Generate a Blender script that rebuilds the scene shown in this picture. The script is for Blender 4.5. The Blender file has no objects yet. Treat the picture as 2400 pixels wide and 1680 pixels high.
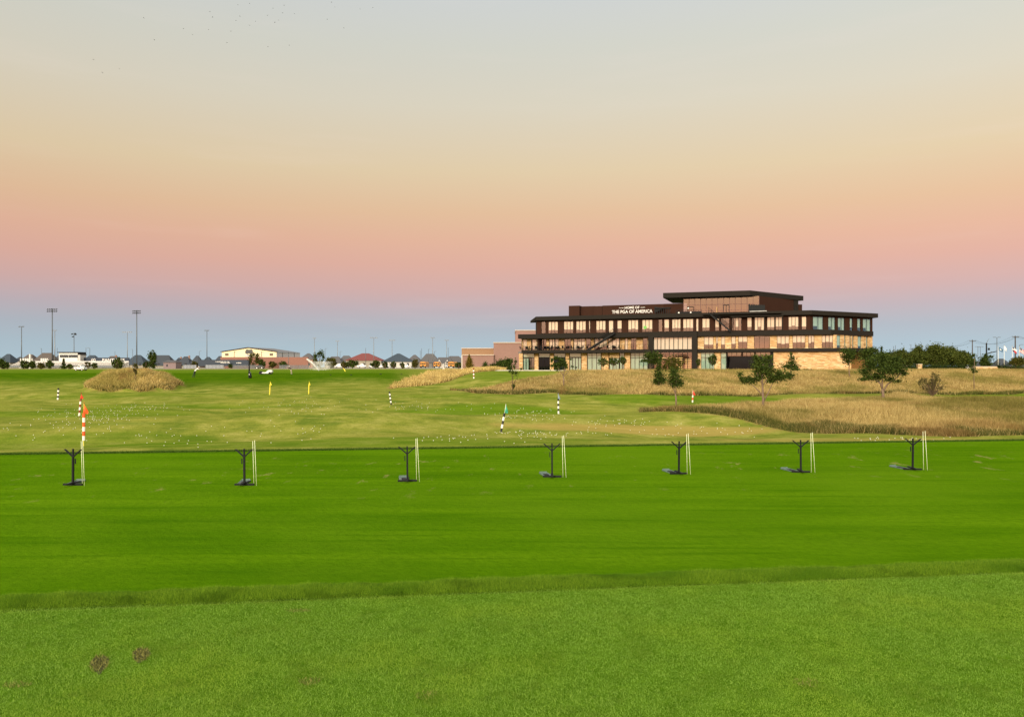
import bpy, math, random
import numpy as np
from mathutils import Vector, Matrix

# ---------------------------------------------------------------- basics
SC = bpy.context.scene
COL = SC.collection
rng = np.random.default_rng(7)
random.seed(7)
S, HX, HY, CZ = 1800.0, 1200.0, 860.0, 1.65      # focal length in photo pixels, principal column, horizon row, eye height

def tag(o, label=None, cat=None, group=None, kind=None):
    if label: o['label'] = label
    if cat: o['category'] = cat
    if group: o['group'] = group
    if kind: o['kind'] = kind
    return o

def empty(name, loc, rz=0.0):
    o = bpy.data.objects.new(name, None)
    COL.objects.link(o)
    o.location = loc
    o.rotation_euler = (0, 0, rz)
    return o

def children(o):
    return [c for c in KIDS.get(o.name, [])]
KIDS = {}

def link(o, parent=None):
    COL.objects.link(o)
    if parent is not None:
        o.parent = parent
        KIDS.setdefault(parent.name, []).append(o)
    return o

def copy_tree(o, parent=None):
    c = o.copy()
    link(c, parent)
    for ch in children(o):
        copy_tree(ch, c)
    return c

def wloc(o):
    v = Vector(o.location)
    while o.parent:
        o = o.parent
        v = v + Vector(o.location)
    return v

# ---------------------------------------------------------------- materials
MATS = {}
def nt(m):
    m.use_nodes = True
    t = m.node_tree
    t.nodes.clear()
    return t

def N(t, typ, **kw):
    n = t.nodes.new(typ)
    for k, v in kw.items():
        setattr(n, k, v)
    return n

def mixc(t, fac, a, b, blend='MIX'):
    n = N(t, 'ShaderNodeMix', data_type='RGBA', blend_type=blend)
    for sock, val in ((0, fac), (6, a), (7, b)):
        if hasattr(val, 'links') or hasattr(val, 'is_linked'):
            t.links.new(val, n.inputs[sock])
        elif sock == 0:
            n.inputs[0].default_value = val
        else:
            n.inputs[sock].default_value = (*val, 1)
    return n.outputs[2]

def mathn(t, op, a, b=None, clamp=False):
    n = N(t, 'ShaderNodeMath', operation=op, use_clamp=clamp)
    for i, v in enumerate((a, b)):
        if v is None: continue
        if isinstance(v, (int, float)): n.inputs[i].default_value = v
        else: t.links.new(v, n.inputs[i])
    return n.outputs[0]

def noise(t, vec, scale, detail=3, rough=.55):
    n = N(t, 'ShaderNodeTexNoise')
    n.inputs['Scale'].default_value = scale
    n.inputs['Detail'].default_value = detail
    n.inputs['Roughness'].default_value = rough
    if vec is not None: t.links.new(vec, n.inputs['Vector'])
    return n.outputs['Fac']

def mapping(t, vec, sc):
    n = N(t, 'ShaderNodeMapping')
    n.inputs['Scale'].default_value = sc
    t.links.new(vec, n.inputs['Vector'])
    return n.outputs['Vector']

def ramp(t, fac, stops, interp='LINEAR'):
    n = N(t, 'ShaderNodeValToRGB')
    cr = n.color_ramp
    cr.interpolation = interp
    while len(cr.elements) < len(stops): cr.elements.new(0.5)
    for e, (p, c) in zip(cr.elements, stops):
        e.position = p
        e.color = (*c, 1)
    t.links.new(fac, n.inputs[0])
    return n.outputs['Color']

def srange(t, v, a, b):
    n = N(t, 'ShaderNodeMapRange', interpolation_type='SMOOTHSTEP')
    n.inputs[1].default_value = a
    n.inputs[2].default_value = b
    t.links.new(v, n.inputs[0])
    return n.outputs[0]

def finish(t, col, rough=.7, metal=0.0, spec=.3, bump=None, bstr=.3, bdist=.02):
    p = N(t, 'ShaderNodeBsdfPrincipled')
    if isinstance(col, tuple): p.inputs['Base Color'].default_value = (*col, 1)
    else: t.links.new(col, p.inputs['Base Color'])
    p.inputs['Roughness'].default_value = rough
    p.inputs['Metallic'].default_value = metal
    p.inputs['Specular IOR Level'].default_value = spec
    if bump is not None:
        b = N(t, 'ShaderNodeBump')
        b.inputs['Strength'].default_value = bstr
        b.inputs['Distance'].default_value = bdist
        t.links.new(bump, b.inputs['Height'])
        t.links.new(b.outputs[0], p.inputs['Normal'])
    o = N(t, 'ShaderNodeOutputMaterial')
    t.links.new(p.outputs[0], o.inputs[0])
    return p

def M(name, col, rough=.6, metal=0.0, var=.18, scale=3.0, spec=.3):
    """plain painted / worn surface: colour broken up by two octaves of world-space noise"""
    if name in MATS: return MATS[name]
    m = bpy.data.materials.new(name)
    t = nt(m)
    pos = N(t, 'ShaderNodeNewGeometry').outputs['Position']
    f = noise(t, pos, scale, 5, .65)
    c = mixc(t, f, tuple(x * (1 - var) for x in col), tuple(min(1, x * (1 + var)) for x in col))
    finish(t, c, rough, metal, spec)
    MATS[name] = m
    return m

def leaf_mat(name, dark, light, warm=None):
    if name in MATS: return MATS[name]
    m = bpy.data.materials.new(name)
    t = nt(m)
    g = N(t, 'ShaderNodeNewGeometry')
    r = g.outputs['Random Per Island']
    f = noise(t, g.outputs['Position'], .9, 2)
    mid = tuple((a + b) / 2 for a, b in zip(dark, light))
    c = ramp(t, r, [(0, dark), (.55, mid), (1, light)])
    if warm is not None:
        c = mixc(t, mathn(t, 'MULTIPLY', srange(t, f, .45, .68), .8), c, warm)
        f2 = noise(t, g.outputs['Position'], 3.2, 5, .65)
        c = mixc(t, mathn(t, 'MULTIPLY', srange(t, f2, .50, .66), .45), c, tuple(x * .45 for x in warm))
    p = N(t, 'ShaderNodeBsdfPrincipled')
    t.links.new(c, p.inputs['Base Color'])
    p.inputs['Roughness'].default_value = .6
    p.inputs['Specular IOR Level'].default_value = .06
    tr = N(t, 'ShaderNodeBsdfTranslucent')
    t.links.new(c, tr.inputs['Color'])
    mx = N(t, 'ShaderNodeMixShader')
    mx.inputs[0].default_value = .25
    t.links.new(p.outputs[0], mx.inputs[1])
    t.links.new(tr.outputs[0], mx.inputs[2])
    o = N(t, 'ShaderNodeOutputMaterial')
    t.links.new(mx.outputs[0], o.inputs[0])
    MATS[name] = m
    return m

def glass_mat(name, refl, tint, fac):
    if name in MATS: return MATS[name]
    m = bpy.data.materials.new(name)
    t = nt(m)
    pos = N(t, 'ShaderNodeNewGeometry').outputs['Position']
    f = noise(t, pos, .35, 2)
    gl = N(t, 'ShaderNodeBsdfGlossy')
    gl.inputs['Roughness'].default_value = .03
    gl.inputs['Color'].default_value = (*refl, 1)
    b = N(t, 'ShaderNodeBump')
    b.inputs['Strength'].default_value = .05
    b.inputs['Distance'].default_value = .1
    t.links.new(f, b.inputs['Height'])
    t.links.new(b.outputs[0], gl.inputs['Normal'])
    tr = N(t, 'ShaderNodeBsdfTransparent')
    tr.inputs['Color'].default_value = (*tint, 1)
    mx = N(t, 'ShaderNodeMixShader')
    mx.inputs[0].default_value = fac
    t.links.new(tr.outputs[0], mx.inputs[1])
    t.links.new(gl.outputs[0], mx.inputs[2])
    o = N(t, 'ShaderNodeOutputMaterial')
    t.links.new(mx.outputs[0], o.inputs[0])
    MATS[name] = m
    return m

def glow_mat(name, col, strength):
    m = bpy.data.materials.new(name)
    t = nt(m)
    e = N(t, 'ShaderNodeEmission')
    e.inputs[0].default_value = (*col, 1)
    e.inputs[1].default_value = strength
    o = N(t, 'ShaderNodeOutputMaterial')
    t.links.new(e.outputs[0], o.inputs[0])
    return m

def stone_mat():
    m = bpy.data.materials.new('ledge_stone')
    t = nt(m)
    pos = N(t, 'ShaderNodeNewGeometry').outputs['Position']
    v = mapping(t, pos, (1.25, 1.25, 6.0))
    vo = N(t, 'ShaderNodeTexVoronoi', distance='CHEBYCHEV')
    vo.inputs['Scale'].default_value = 1.0
    t.links.new(v, vo.inputs['Vector'])
    sep = N(t, 'ShaderNodeSeparateColor')
    t.links.new(vo.outputs['Color'], sep.inputs[0])
    c = ramp(t, sep.outputs[0], [(0, (.36, .20, .085)), (.3, (.50, .30, .13)), (.6, (.58, .39, .19)), (.85, (.66, .50, .29)), (1, (.42, .28, .15))])
    f = noise(t, pos, 6, 4)
    c = mixc(t, f, c, (.50, .34, .17), 'MIX')
    n = t.nodes[-1]
    ed = N(t, 'ShaderNodeTexVoronoi', feature='DISTANCE_TO_EDGE')
    ed.inputs['Scale'].default_value = 1.0
    t.links.new(v, ed.inputs['Vector'])
    joint = srange(t, ed.outputs['Distance'], .0, .05)
    c2 = ramp(t, sep.outputs[0], [(0, (.36, .20, .085)), (.3, (.50, .30, .13)), (.6, (.58, .39, .19)), (.85, (.68, .52, .32)), (1, (.40, .27, .15))])
    c3 = mixc(t, .25, c2, c)
    c4 = mixc(t, joint, (.30, .20, .11), c3)
    finish(t, c4, .85, 0, .2, ed.outputs['Distance'], .6, .05)
    return m

def brick_mat(name, a, b):
    m = bpy.data.materials.new(name)
    t = nt(m)
    pos = N(t, 'ShaderNodeNewGeometry').outputs['Position']
    v = mapping(t, pos, (4, 4, 13))
    r = N(t, 'ShaderNodeTexVoronoi')
    t.links.new(v, r.inputs['Vector'])
    r.inputs['Scale'].default_value = 1
    sep = N(t, 'ShaderNodeSeparateColor')
    t.links.new(r.outputs['Color'], sep.inputs[0])
    c = mixc(t, sep.outputs[0], a, b)
    c = mixc(t, noise(t, pos, .4, 4), c, tuple((x + y) * .45 for x, y in zip(a, b)))
    finish(t, c, .85, 0, .2)
    return m

# ---------------------------------------------------------------- mesh collecting
class MB:
    def __init__(self):
        self.v, self.f, self.m = [], [], []
    def add(self, vs, fs, mi=0):
        k = len(self.v)
        self.v += [tuple(p) for p in vs]
        for f in fs:
            self.f.append(tuple(i + k for i in f))
            self.m.append(mi)
        return self
    def hexa(self, p, mi=0):                       # 8 points: bottom ring, top ring
        return self.add(p, [(3, 2, 1, 0), (4, 5, 6, 7), (0, 1, 5, 4), (1, 2, 6, 5), (2, 3, 7, 6), (3, 0, 4, 7)], mi)
    def box(self, x0, x1, y0, y1, z0, z1, mi=0):
        return self.hexa([(x0, y0, z0), (x1, y0, z0), (x1, y1, z0), (x0, y1, z0), (x0, y0, z1), (x1, y0, z1), (x1, y1, z1), (x0, y1, z1)], mi)
    def prism(self, poly, z0, z1, mi=0):
        n = len(poly)
        vs = [(x, y, z0) for x, y in poly] + [(x, y, z1) for x, y in poly]
        fs = [tuple(range(n - 1, -1, -1)), tuple(range(n, 2 * n))] + [(i, (i + 1) % n, n + (i + 1) % n, n + i) for i in range(n)]
        return self.add(vs, fs, mi)
    def tube(self, pts, radii, n=8, mi=0, cap=True):
        pts = [Vector(p) for p in pts]
        if not isinstance(radii, (list, tuple)): radii = [radii] * len(pts)
        rings = []
        k0 = len(self.v)
        for i, p in enumerate(pts):
            d = (pts[min(i + 1, len(pts) - 1)] - pts[max(i - 1, 0)])
            if d.length < 1e-9: d = Vector((0, 0, 1))
            d.normalize()
            ref = Vector((0, 0, 1)) if abs(d.z) < .9 else Vector((1, 0, 0))
            a = d.cross(ref).normalized()
            b = d.cross(a).normalized()
            for j in range(n):
                t = 2 * math.pi * j / n
                self.v.append(tuple(p + (a * math.cos(t) + b * math.sin(t)) * radii[i]))
        for i in range(len(pts) - 1):
            for j in range(n):
                q = (j + 1) % n
                self.f.append((k0 + i * n + j, k0 + i * n + q, k0 + (i + 1) * n + q, k0 + (i + 1) * n + j))
                self.m.append(mi)
        if cap:
            self.f.append(tuple(k0 + j for j in range(n - 1, -1, -1))); self.m.append(mi)
            e = k0 + (len(pts) - 1) * n
            self.f.append(tuple(e + j for j in range(n))); self.m.append(mi)
        return self
    def ball(self, c, r, n=8, m=6, mi=0, sz=1.0):
        pts = []
        for i in range(m + 1):
            a = math.pi * i / m
            pts.append(((c[0], c[1], c[2] - r * sz * math.cos(a)), max(r * math.sin(a), 1e-4)))
        k0 = len(self.v)
        for p, rr in pts:
            for j in range(n):
                t = 2 * math.pi * j / n
                self.v.append((p[0] + rr * math.cos(t), p[1] + rr * math.sin(t), p[2]))
        for i in range(m):
            for j in range(n):
                q = (j + 1) % n
                self.f.append((k0 + i * n + j, k0 + i * n + q, k0 + (i + 1) * n + q, k0 + (i + 1) * n + j)); self.m.append(mi)
        return self
    def build(self, name, mats, parent=None, smooth=False, local=False):
        off = Vector((0, 0, 0))
        if parent is not None and not local: off = wloc(parent)
        me = bpy.data.meshes.new(name)
        me.from_pydata([(x - off.x, y - off.y, z - off.z) for x, y, z in self.v], [], self.f)
        if not isinstance(mats, (list, tuple)): mats = [mats]
        for mm in mats: me.materials.append(mm)
        if len(mats) > 1: me.polygons.foreach_set('material_index', self.m)
        if smooth: me.polygons.foreach_set('use_smooth', [True] * len(self.f))
        me.update()
        o = bpy.data.objects.new(name, me)
        return link(o, parent)

def recentre(o, loc):
    """give a top-level mesh its origin at loc"""
    loc = Vector(loc)
    o.data.transform(Matrix.Translation(-loc))
    o.location = loc
    return o

def mesh_np(name, V, F, mat, parent=None):
    """V (n,3) array, F (m,k) array of equal-sided faces"""
    me = bpy.data.meshes.new(name)
    k = F.shape[1]
    me.vertices.add(len(V)); me.vertices.foreach_set('co', np.ascontiguousarray(V, dtype=np.float32).ravel())
    me.loops.add(F.size); me.loops.foreach_set('vertex_index', np.ascontiguousarray(F, dtype=np.int32).ravel())
    me.polygons.add(len(F))
    me.polygons.foreach_set('loop_start', np.arange(0, F.size, k, dtype=np.int32))
    me.update(calc_edges=True)
    me.validate()
    me.materials.append(mat)
    o = bpy.data.objects.new(name, me)
    return link(o, parent)

def blades(name, P, h, w, lean, mat, parent=None, curve=True):
    """one thin bent blade per row of P"""
    n = len(P)
    a = rng.uniform(0, 2 * np.pi, n)
    b = rng.uniform(0, 2 * np.pi, n)
    d = np.stack([np.cos(a), np.sin(a), np.zeros(n)], 1)
    l = np.stack([np.cos(b), np.sin(b), np.zeros(n)], 1) * (np.abs(rng.normal(0, 1, n)) * lean * h)[:, None]
    up = np.stack([np.zeros(n), np.zeros(n), h], 1)
    w2 = (w / 2)[:, None]
    V = np.stack([P - d * w2, P + d * w2, P + up + l], 1).reshape(-1, 3)
    F = np.arange(3 * n).reshape(n, 3)
    return mesh_np(name, V, F, mat, parent)

# ---------------------------------------------------------------- terrain
def sstep(a, b, x):
    t = np.clip((x - a) / (b - a), 0, 1)
    return t * t * (3 - 2 * t)

def pxu(x): return (np.asarray(x, float) - HX) / S
BX = pxu([0, 880, 980, 1060, 1120, 1200, 1300, 1340, 1480, 1600, 1700, 1800, 1900, 2100, 2400, 3200])
B_START = [104, 104, 106, 108, 100, 100, 101, 95, 84, 81, 84, 92, 94, 92, 95, 95]
B_END = [143, 143, 145, 146, 142, 140, 139, 138, 137, 137, 137, 137, 137, 138, 140, 140]
FX = pxu([1490, 1560, 1650, 1790, 1960, 2100, 2240, 2400, 3200])
F_FRONT = [54, 52, 50, 46, 41.5, 39, 38, 38, 38]
F_BACK = [56, 62, 66, 70, 74, 90, 80, 77, 77]
GX = pxu([1060, 1120, 1200, 1300, 1340, 1480, 1600, 1900, 2100, 2400, 3200])
G_FRONT = [111, 101, 101, 102, 96, 85, 82, 94, 90, 96, 96]
G_BACK = [112, 108, 117, 127, 138, 147, 147, 152, 166, 168, 168]
TX = pxu([915, 1000, 1050, 1090, 1140, 1185])
T_FRONT = [112, 119, 126, 134, 146, 158]
T_BACK = [114, 137, 146, 156, 168, 168]
MOUND = (-55.2, 112.0, 6.5, 8.5)
def mound_q(X, Y):
    ph = math.atan2(MOUND[0], MOUND[1])
    a, b = X - MOUND[0], Y - MOUND[1]
    return np.sqrt(((a * math.cos(ph) - b * math.sin(ph)) / MOUND[2]) ** 2 + ((a * math.sin(ph) + b * math.cos(ph)) / MOUND[3]) ** 2)

def n1(X, Y): return Y - (5.60 + .127 * X)
def n2(X, Y): return Y - (29.45 + .132 * X)

def terr(X, Y):
    X = np.asarray(X, float); Y = np.asarray(Y, float)
    u = np.where(Y > 1, X / np.maximum(Y, 1), 0)
    z = -1.45 * sstep(.20, 3.3, n1(X, Y))
    z = z - .32 * sstep(.15, 1.6, n2(X, Y))
    wave = .30 * np.sin(.23 * Y + .06 * X + 1.2) * np.sin(.09 * X + .4) + .21 * np.sin(.42 * Y - .11 * X + .6 * np.sin(.13 * X)) + .06 * np.sin(.5 * X + .23 * Y + 2)
    z = z + wave * sstep(3, 12, n2(X, Y)) * (1 - sstep(80, 120, Y))
    def bump(cx, cy, rx, ry, h):
        return h * np.exp(-((X - cx) / rx) ** 2 - ((Y - cy) / ry) ** 2)
    z = z + bump(-7, 46, 9, 4.5, .42) + bump(-1, 64, 14, 5, .40) + bump(-22, 60, 14, 5, .30) + bump(-34, 44, 8, 4, .25)
    # rise to the far plateau / building pad
    st = np.interp(u, BX, B_START); en = np.interp(u, BX, B_END)
    left = 1 - sstep(pxu(1060), pxu(1180), u)
    top = .58 * left + .92 * (1 - left)
    r = sstep(0, 1, (Y - st) / (en - st)) * .75 + np.clip((Y - st) / (en - st), 0, 1) * .25
    z = z + (top + 1.77) * r
    z = z + (1.25 - top) * sstep(160, 350, Y)
    # golden mounds
    q = mound_q(X, Y)
    z = z + 2.75 * np.clip(1 - np.clip(q / 1.04, 0, 1) ** 2.6, 0, 1) * (1 - .6 * r)
    f0 = np.interp(u, FX, F_FRONT); f1 = np.minimum(np.interp(u, FX, F_BACK), 78)
    w = np.clip((Y - f0) / np.maximum(f1 - f0, 1), 0, 1)
    z = z + (.22 + .25 * sstep(pxu(1850), pxu(2300), u)) * np.sin(np.pi * w) * sstep(pxu(1500), pxu(1720), u) * (Y > 30)
    # gentle swell across the building bank
    z = z + .22 * np.sin(X * .11 + 1) * np.sin(np.pi * np.clip((Y - st) / (en - st), 0, 1)) * (1 - left)
    return z

def tz(X, Y): return float(terr(X, Y))

_DS = np.geomspace(2.2, 1200, 9000)
def G(x, y):
    """point of the terrain seen at photo position (x, y)"""
    k = (x - HX) / S
    zr = CZ + (HY - y) / S * _DS
    t = terr(k * _DS, _DS)
    i = np.argmax(t >= zr)
    if t[i] < zr[i]: i = len(_DS) - 1
    d = _DS[i]
    return Vector((k * d, d, float(t[i])))

def at(x, d):
    X = (x - HX) / S * d
    return Vector((X, d, tz(X, d)))
def zy(y, d): return CZ + (HY - y) / S * d

def m_gold(X, Y):
    u = X / np.maximum(Y, 1)
    wob = 1.6 * np.sin(X * .35 + Y * .2) + .9 * np.sin(X * .9 - Y * .3)
    Yw = Y + wob * .5
    a = (u > pxu(1055)) & (Yw > np.interp(u, GX, G_FRONT)) & (Yw < np.interp(u, GX, G_BACK))
    fw = Y + wob * .22
    b = (u > pxu(1500)) & (fw > np.interp(u, FX, F_FRONT)) & (fw < np.interp(u, FX, F_BACK))
    c = (u > pxu(915)) & (u < pxu(1185)) & (Yw > np.interp(u, TX, T_FRONT)) & (Yw < np.interp(u, TX, T_BACK))
    d = mound_q(X, Y) < 1.0 + .04 * np.sin(X * 1.3 + Y)
    return a, b, c, d

def ell(X, Y, cx, cy, rx, ry):
    q = np.sqrt(((X - cx) / rx) ** 2 + ((Y - cy) / ry) ** 2) + .10 * np.sin(X * .6 + Y * .4) + .06 * np.sin(X * 1.7)
    return 1 - sstep(.75, 1.1, q)

# rows run parallel to the tee edges near the camera
rows = np.concatenate([np.arange(-14, 4.6, .6), np.arange(4.6, 6.6, .05), np.arange(6.6, 10, .15), np.arange(10, 29, .6),
                       np.arange(29, 31.6, .06)])
y = rows[-1]
more = []
while y < 2500:
    y += max(.28, y * (.0085 if y < 200 else .04))
    more.append(y)
rows = np.concatenate([rows, more])
cols = np.linspace(-1.15, 1.15, 361)
T, U = np.meshgrid(rows, cols, indexing='ij')
GXX = U * (T + 26)
fade = 1 - sstep(40, 75, T)
GYY = T + .13 * GXX * fade
GZZ = terr(GXX, GYY)
nr, nc = T.shape
V = np.stack([GXX, GYY, GZZ], -1).reshape(-1, 3)
idx = np.arange(nr * nc).reshape(nr, nc)
F = np.stack([idx[:-1, :-1], idx[:-1, 1:], idx[1:, 1:], idx[1:, :-1]], -1).reshape(-1, 4)

def ground_mat():
    m = bpy.data.materials.new('turf')
    t = nt(m)
    pos = N(t, 'ShaderNodeNewGeometry').outputs['Position']
    def attr(n):
        a = N(t, 'ShaderNodeAttribute', attribute_name=n)
        return a.outputs['Fac']
    big = noise(t, pos, .05, 4, .6)
    mid = noise(t, pos, .45, 5, .62)
    fine = noise(t, pos, 7, 5, .7)
    xf = noise(t, pos, 60, 3, .7)
    streak = noise(t, mapping(t, pos, (.10, .75, .1)), 1.0, 5, .65)
    streak2 = noise(t, mapping(t, pos, (.35, 2.6, .1)), 1.0, 4, .65)
    # practice range turf: olive, patchy
    rng_c = ramp(t, mid, [(.34, (.102, .146, .018)), (.5, (.205, .222, .034)), (.66, (.325, .305, .075))])
    rng_c = mixc(t, srange(t, big, .42, .66), rng_c, ramp(t, streak, [(.36, (.090, .146, .012)), (.62, (.270, .258, .046))]))
    rng_c = mixc(t, srange(t, streak2, .55, .75), rng_c, (.315, .290, .075))
    spk = noise(t, pos, 2.4, 6, .72)
    rng_c = mixc(t, mathn(t, 'MULTIPLY', srange(t, spk, .50, .68), .45), rng_c, (.095, .120, .014))
    rng_c = mixc(t, mathn(t, 'MULTIPLY', srange(t, fine, .35, .8), .45), rng_c, (.075, .095, .007))
    # tee turf: saturated green
    tee_c = ramp(t, streak, [(.32, (.040, .112, .0012)), (.5, (.066, .155, .0015)), (.68, (.100, .200, .003))])
    tee_c = mixc(t, mathn(t, 'MULTIPLY', srange(t, mid, .4, .7), .5), tee_c, (.092, .180, .004))
    tee_c = mixc(t, mathn(t, 'MULTIPLY', srange(t, fine, .32, .72), .5), tee_c, (.036, .100, .001))
    tee_c = mixc(t, mathn(t, 'MULTIPLY', srange(t, xf, .42, .70), .42), tee_c, (.12, .21, .008))
    scuff = noise(t, mapping(t, pos, (1.5, .7, .1)), 1.0, 6, .72)
    worn = mathn(t, 'MULTIPLY', srange(t, scuff, .60, .68), attr('worn'))
    tee_c = mixc(t, worn, tee_c, (.22, .20, .06))
    tee_c = mixc(t, mathn(t, 'MULTIPLY', srange(t, big, .45, .62), .55), tee_c, (.100, .190, .005))
    fl = noise(t, mapping(t, pos, (.22, 3.4, .1)), 1.0, 3, .5)
    tee_c = mixc(t, mathn(t, 'MULTIPLY', srange(t, fl, .56, .70), .38), tee_c, (.030, .095, .001))
    lawn_c = ramp(t, fine, [(.3, (.042, .102, .003)), (.7, (.095, .188, .012))])
    lush_c = ramp(t, streak, [(.36, (.055, .125, .002)), (.64, (.105, .180, .007))])
    slope_c = ramp(t, mid, [(.3, (.036, .092, .002)), (.7, (.070, .128, .003))])
    dry_c = ramp(t, streak2, [(.3, (.26, .20, .05)), (.7, (.34, .25, .07))])
    gold_c = ramp(t, mid, [(.3, (.16, .115, .034)), (.7, (.30, .21, .075))])
    far_c = ramp(t, streak, [(.3, (.20, .20, .085)), (.7, (.28, .25, .13))])
    pave_c = ramp(t, mid, [(.3, (.24, .23, .21)), (.7, (.34, .33, .30))])
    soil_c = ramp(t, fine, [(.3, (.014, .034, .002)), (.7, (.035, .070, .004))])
    c = rng_c
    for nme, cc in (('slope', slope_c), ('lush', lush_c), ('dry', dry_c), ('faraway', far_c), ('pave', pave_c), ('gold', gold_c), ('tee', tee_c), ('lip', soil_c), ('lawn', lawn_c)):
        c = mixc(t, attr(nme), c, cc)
    h = mathn(t, 'ADD', fine, mathn(t, 'MULTIPLY', mid, 1.5))
    finish(t, c, .95, 0, .0, h, .6, .08)
    return m

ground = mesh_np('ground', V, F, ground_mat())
ground.data.polygons.foreach_set('use_smooth', [True] * len(F))
tag(ground, kind='structure')
A = {}
N1, N2 = n1(GXX, GYY), n2(GXX, GYY)
A['lawn'] = (N1 < .03).astype(float)
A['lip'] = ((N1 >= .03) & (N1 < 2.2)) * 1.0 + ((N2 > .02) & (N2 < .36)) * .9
A['tee'] = ((N1 >= .03) & (N2 < .05)) * 1.0
A['worn'] = (1 - np.abs(np.clip((N2 + 6) / 6, -1, 1))) * (N2 < 0)
UU = GXX / np.maximum(GYY, 1)
left = (1 - sstep(pxu(900), pxu(1010), UU)) * (GYY > 60)
wob = 4 * np.sin(UU * 14 + 1) + 2 * np.sin(UU * 37)
A['slope'] = np.clip(left * sstep(107, 129, GYY + wob) * (1 - .75 * sstep(141, 144, GYY)) * (1 - sstep(210, 240, GYY)), 0, 1)
A['lush'] = np.clip(ell(GXX, GYY, -1.2, 57, 8.5, 4.2) * .8 + ell(GXX, GYY, -31, 53, 11, 3.6) * .55 + ell(GXX, GYY, -24, 66, 13, 3.5) * .5
                    + ell(GXX, GYY, 21, 79, 13, 7) * .7 + ell(GXX, GYY, -1, 130, 7, 14) * .45 + ell(GXX, GYY, 62, 89, 16, 7) * .7
                    + ell(GXX, GYY, -10, 35, 14, 2.6) * .55 + ell(GXX, GYY, -22, 38, 9, 2.5) * .4
                    + ell(GXX, GYY, -28, 90, 30, 8) * .3 + (GYY > 142) * left * .75 * (1 - sstep(225, 255, GYY)), 0, 1)
A['dry'] = np.clip(ell(GXX, GYY, 8.5, 44.5, 9, 1.5) * .85 + ell(GXX, GYY, 17, 36, 9, 1.3) * .5 + ell(GXX, GYY, -13, 50, 8, 1.6) * .35, 0, 1)
A['faraway'] = sstep(235, 265, GYY + wob * 2)
A['pave'] = sstep(300, 304, GYY) * (1 - sstep(408, 412, GYY)) * (UU > pxu(300)) * (UU < pxu(1120))
ga, gb, gc, gd = m_gold(GXX, GYY)
A['gold'] = (ga | gb | gc | gd) * 1.0
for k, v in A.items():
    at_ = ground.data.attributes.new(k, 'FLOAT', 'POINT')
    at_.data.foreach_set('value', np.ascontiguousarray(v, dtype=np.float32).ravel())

# ---------------------------------------------------------------- turf blades
lawn_blade = leaf_mat('lawn_blade', (.070, .160, .003), (.31, .49, .075), (.25, .37, .035))
rough_blade = leaf_mat('rough_blade', (.024, .090, .001), (.27, .43, .028), (.075, .175, .006))
straw_blade = leaf_mat('straw_blade', (.035, .042, .004), (.40, .38, .11))
lip_blade = leaf_mat('lip_blade', (.030, .075, .006), (.085, .150, .020))

DIVOTS = [(233, 1556, .042, .135), (331, 1534, .041, .115)]
div_c = [(G(x, y_), a, b) for x, y_, a, b in DIVOTS]
n = 700000
Y = rng.uniform(3.25, 6.6, n); u = rng.uniform(-.80, .80, n)
X = u * Y
nw_ = 620000                                            # thinner cover to either side of the view
Xw = rng.uniform(-10, 11, nw_); Yw = rng.uniform(1.6, 7.1, nw_)
kw = (np.abs(Xw / Yw) > .79) | (Yw < 3.3)
X = np.concatenate([X, Xw[kw]]); Y = np.concatenate([Y, Yw[kw]])
wide = np.concatenate([np.ones(n), np.full(int(kw.sum()), 1.7)])
keep = (n1(X, Y) < .05)

for c, a, b in div_c:
    ph = math.atan2(c.x, c.y); cp_, sp_ = math.cos(ph), math.sin(ph)
    keep &= ((((X - c.x) * cp_ - (Y - c.y) * sp_) / a) ** 2 + (((X - c.x) * sp_ + (Y - c.y) * cp_) / b) ** 2 > .8 + .5 * rng.random(len(X)))
X, Y, wide = X[keep], Y[keep], wide[keep]
P = np.stack([X, Y, terr(X, Y) - .002], 1)
patch = .5 + .5 * np.sin(X * 2.1 + 1.3 * np.sin(Y * 3)) * np.sin(Y * 2.7 + X)
o = blades('grass_lawn', P, rng.uniform(.006, .017, len(P)) * (.8 + .4 * patch), rng.uniform(.0013, .0031, len(P)) * wide, 1.2, lawn_blade)
tag(o, 'short mown green lawn of the near tee', 'grass', kind='stuff')

n = 480000
X = np.where(rng.random(n) < .6, rng.uniform(-4.6, 5.6, n), rng.uniform(-10, 11, n)); v = .035 + .03 * np.sin(X * 3.1) * np.sin(X * 7.7 + 1) + rng.uniform(0, .50, n)
Y = 5.60 + .127 * X + v
P = np.stack([X, Y, terr(X, Y) - .004], 1)
hh = (.012 + .019 * sstep(.02, .16, v)) * rng.uniform(.5, 1.3, n) * (1 + .28 * np.sin(X * 5) * np.sin(X * 1.7) + .15 * np.sin(X * 17 + Y * 9))
o = blades('rough_grass', P, hh, rng.uniform(.0013, .0028, n), .6, rough_blade)
tag(o, 'strip of longer rough grass along the edge of the near lawn', 'grass', kind='stuff')

n = 100000
X = rng.uniform(-40, 45, n); v = rng.uniform(.0, .42, n)
Y = 29.45 + .132 * X + v
P = np.stack([X, Y, terr(X, Y) - .005], 1)
o = blades('edge_grass', P, rng.uniform(.05, .10, n), rng.uniform(.008, .016, n), .4, lip_blade)
tag(o, 'dark line of longer grass along the far edge of the bright green tee', 'grass', kind='stuff')

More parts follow.
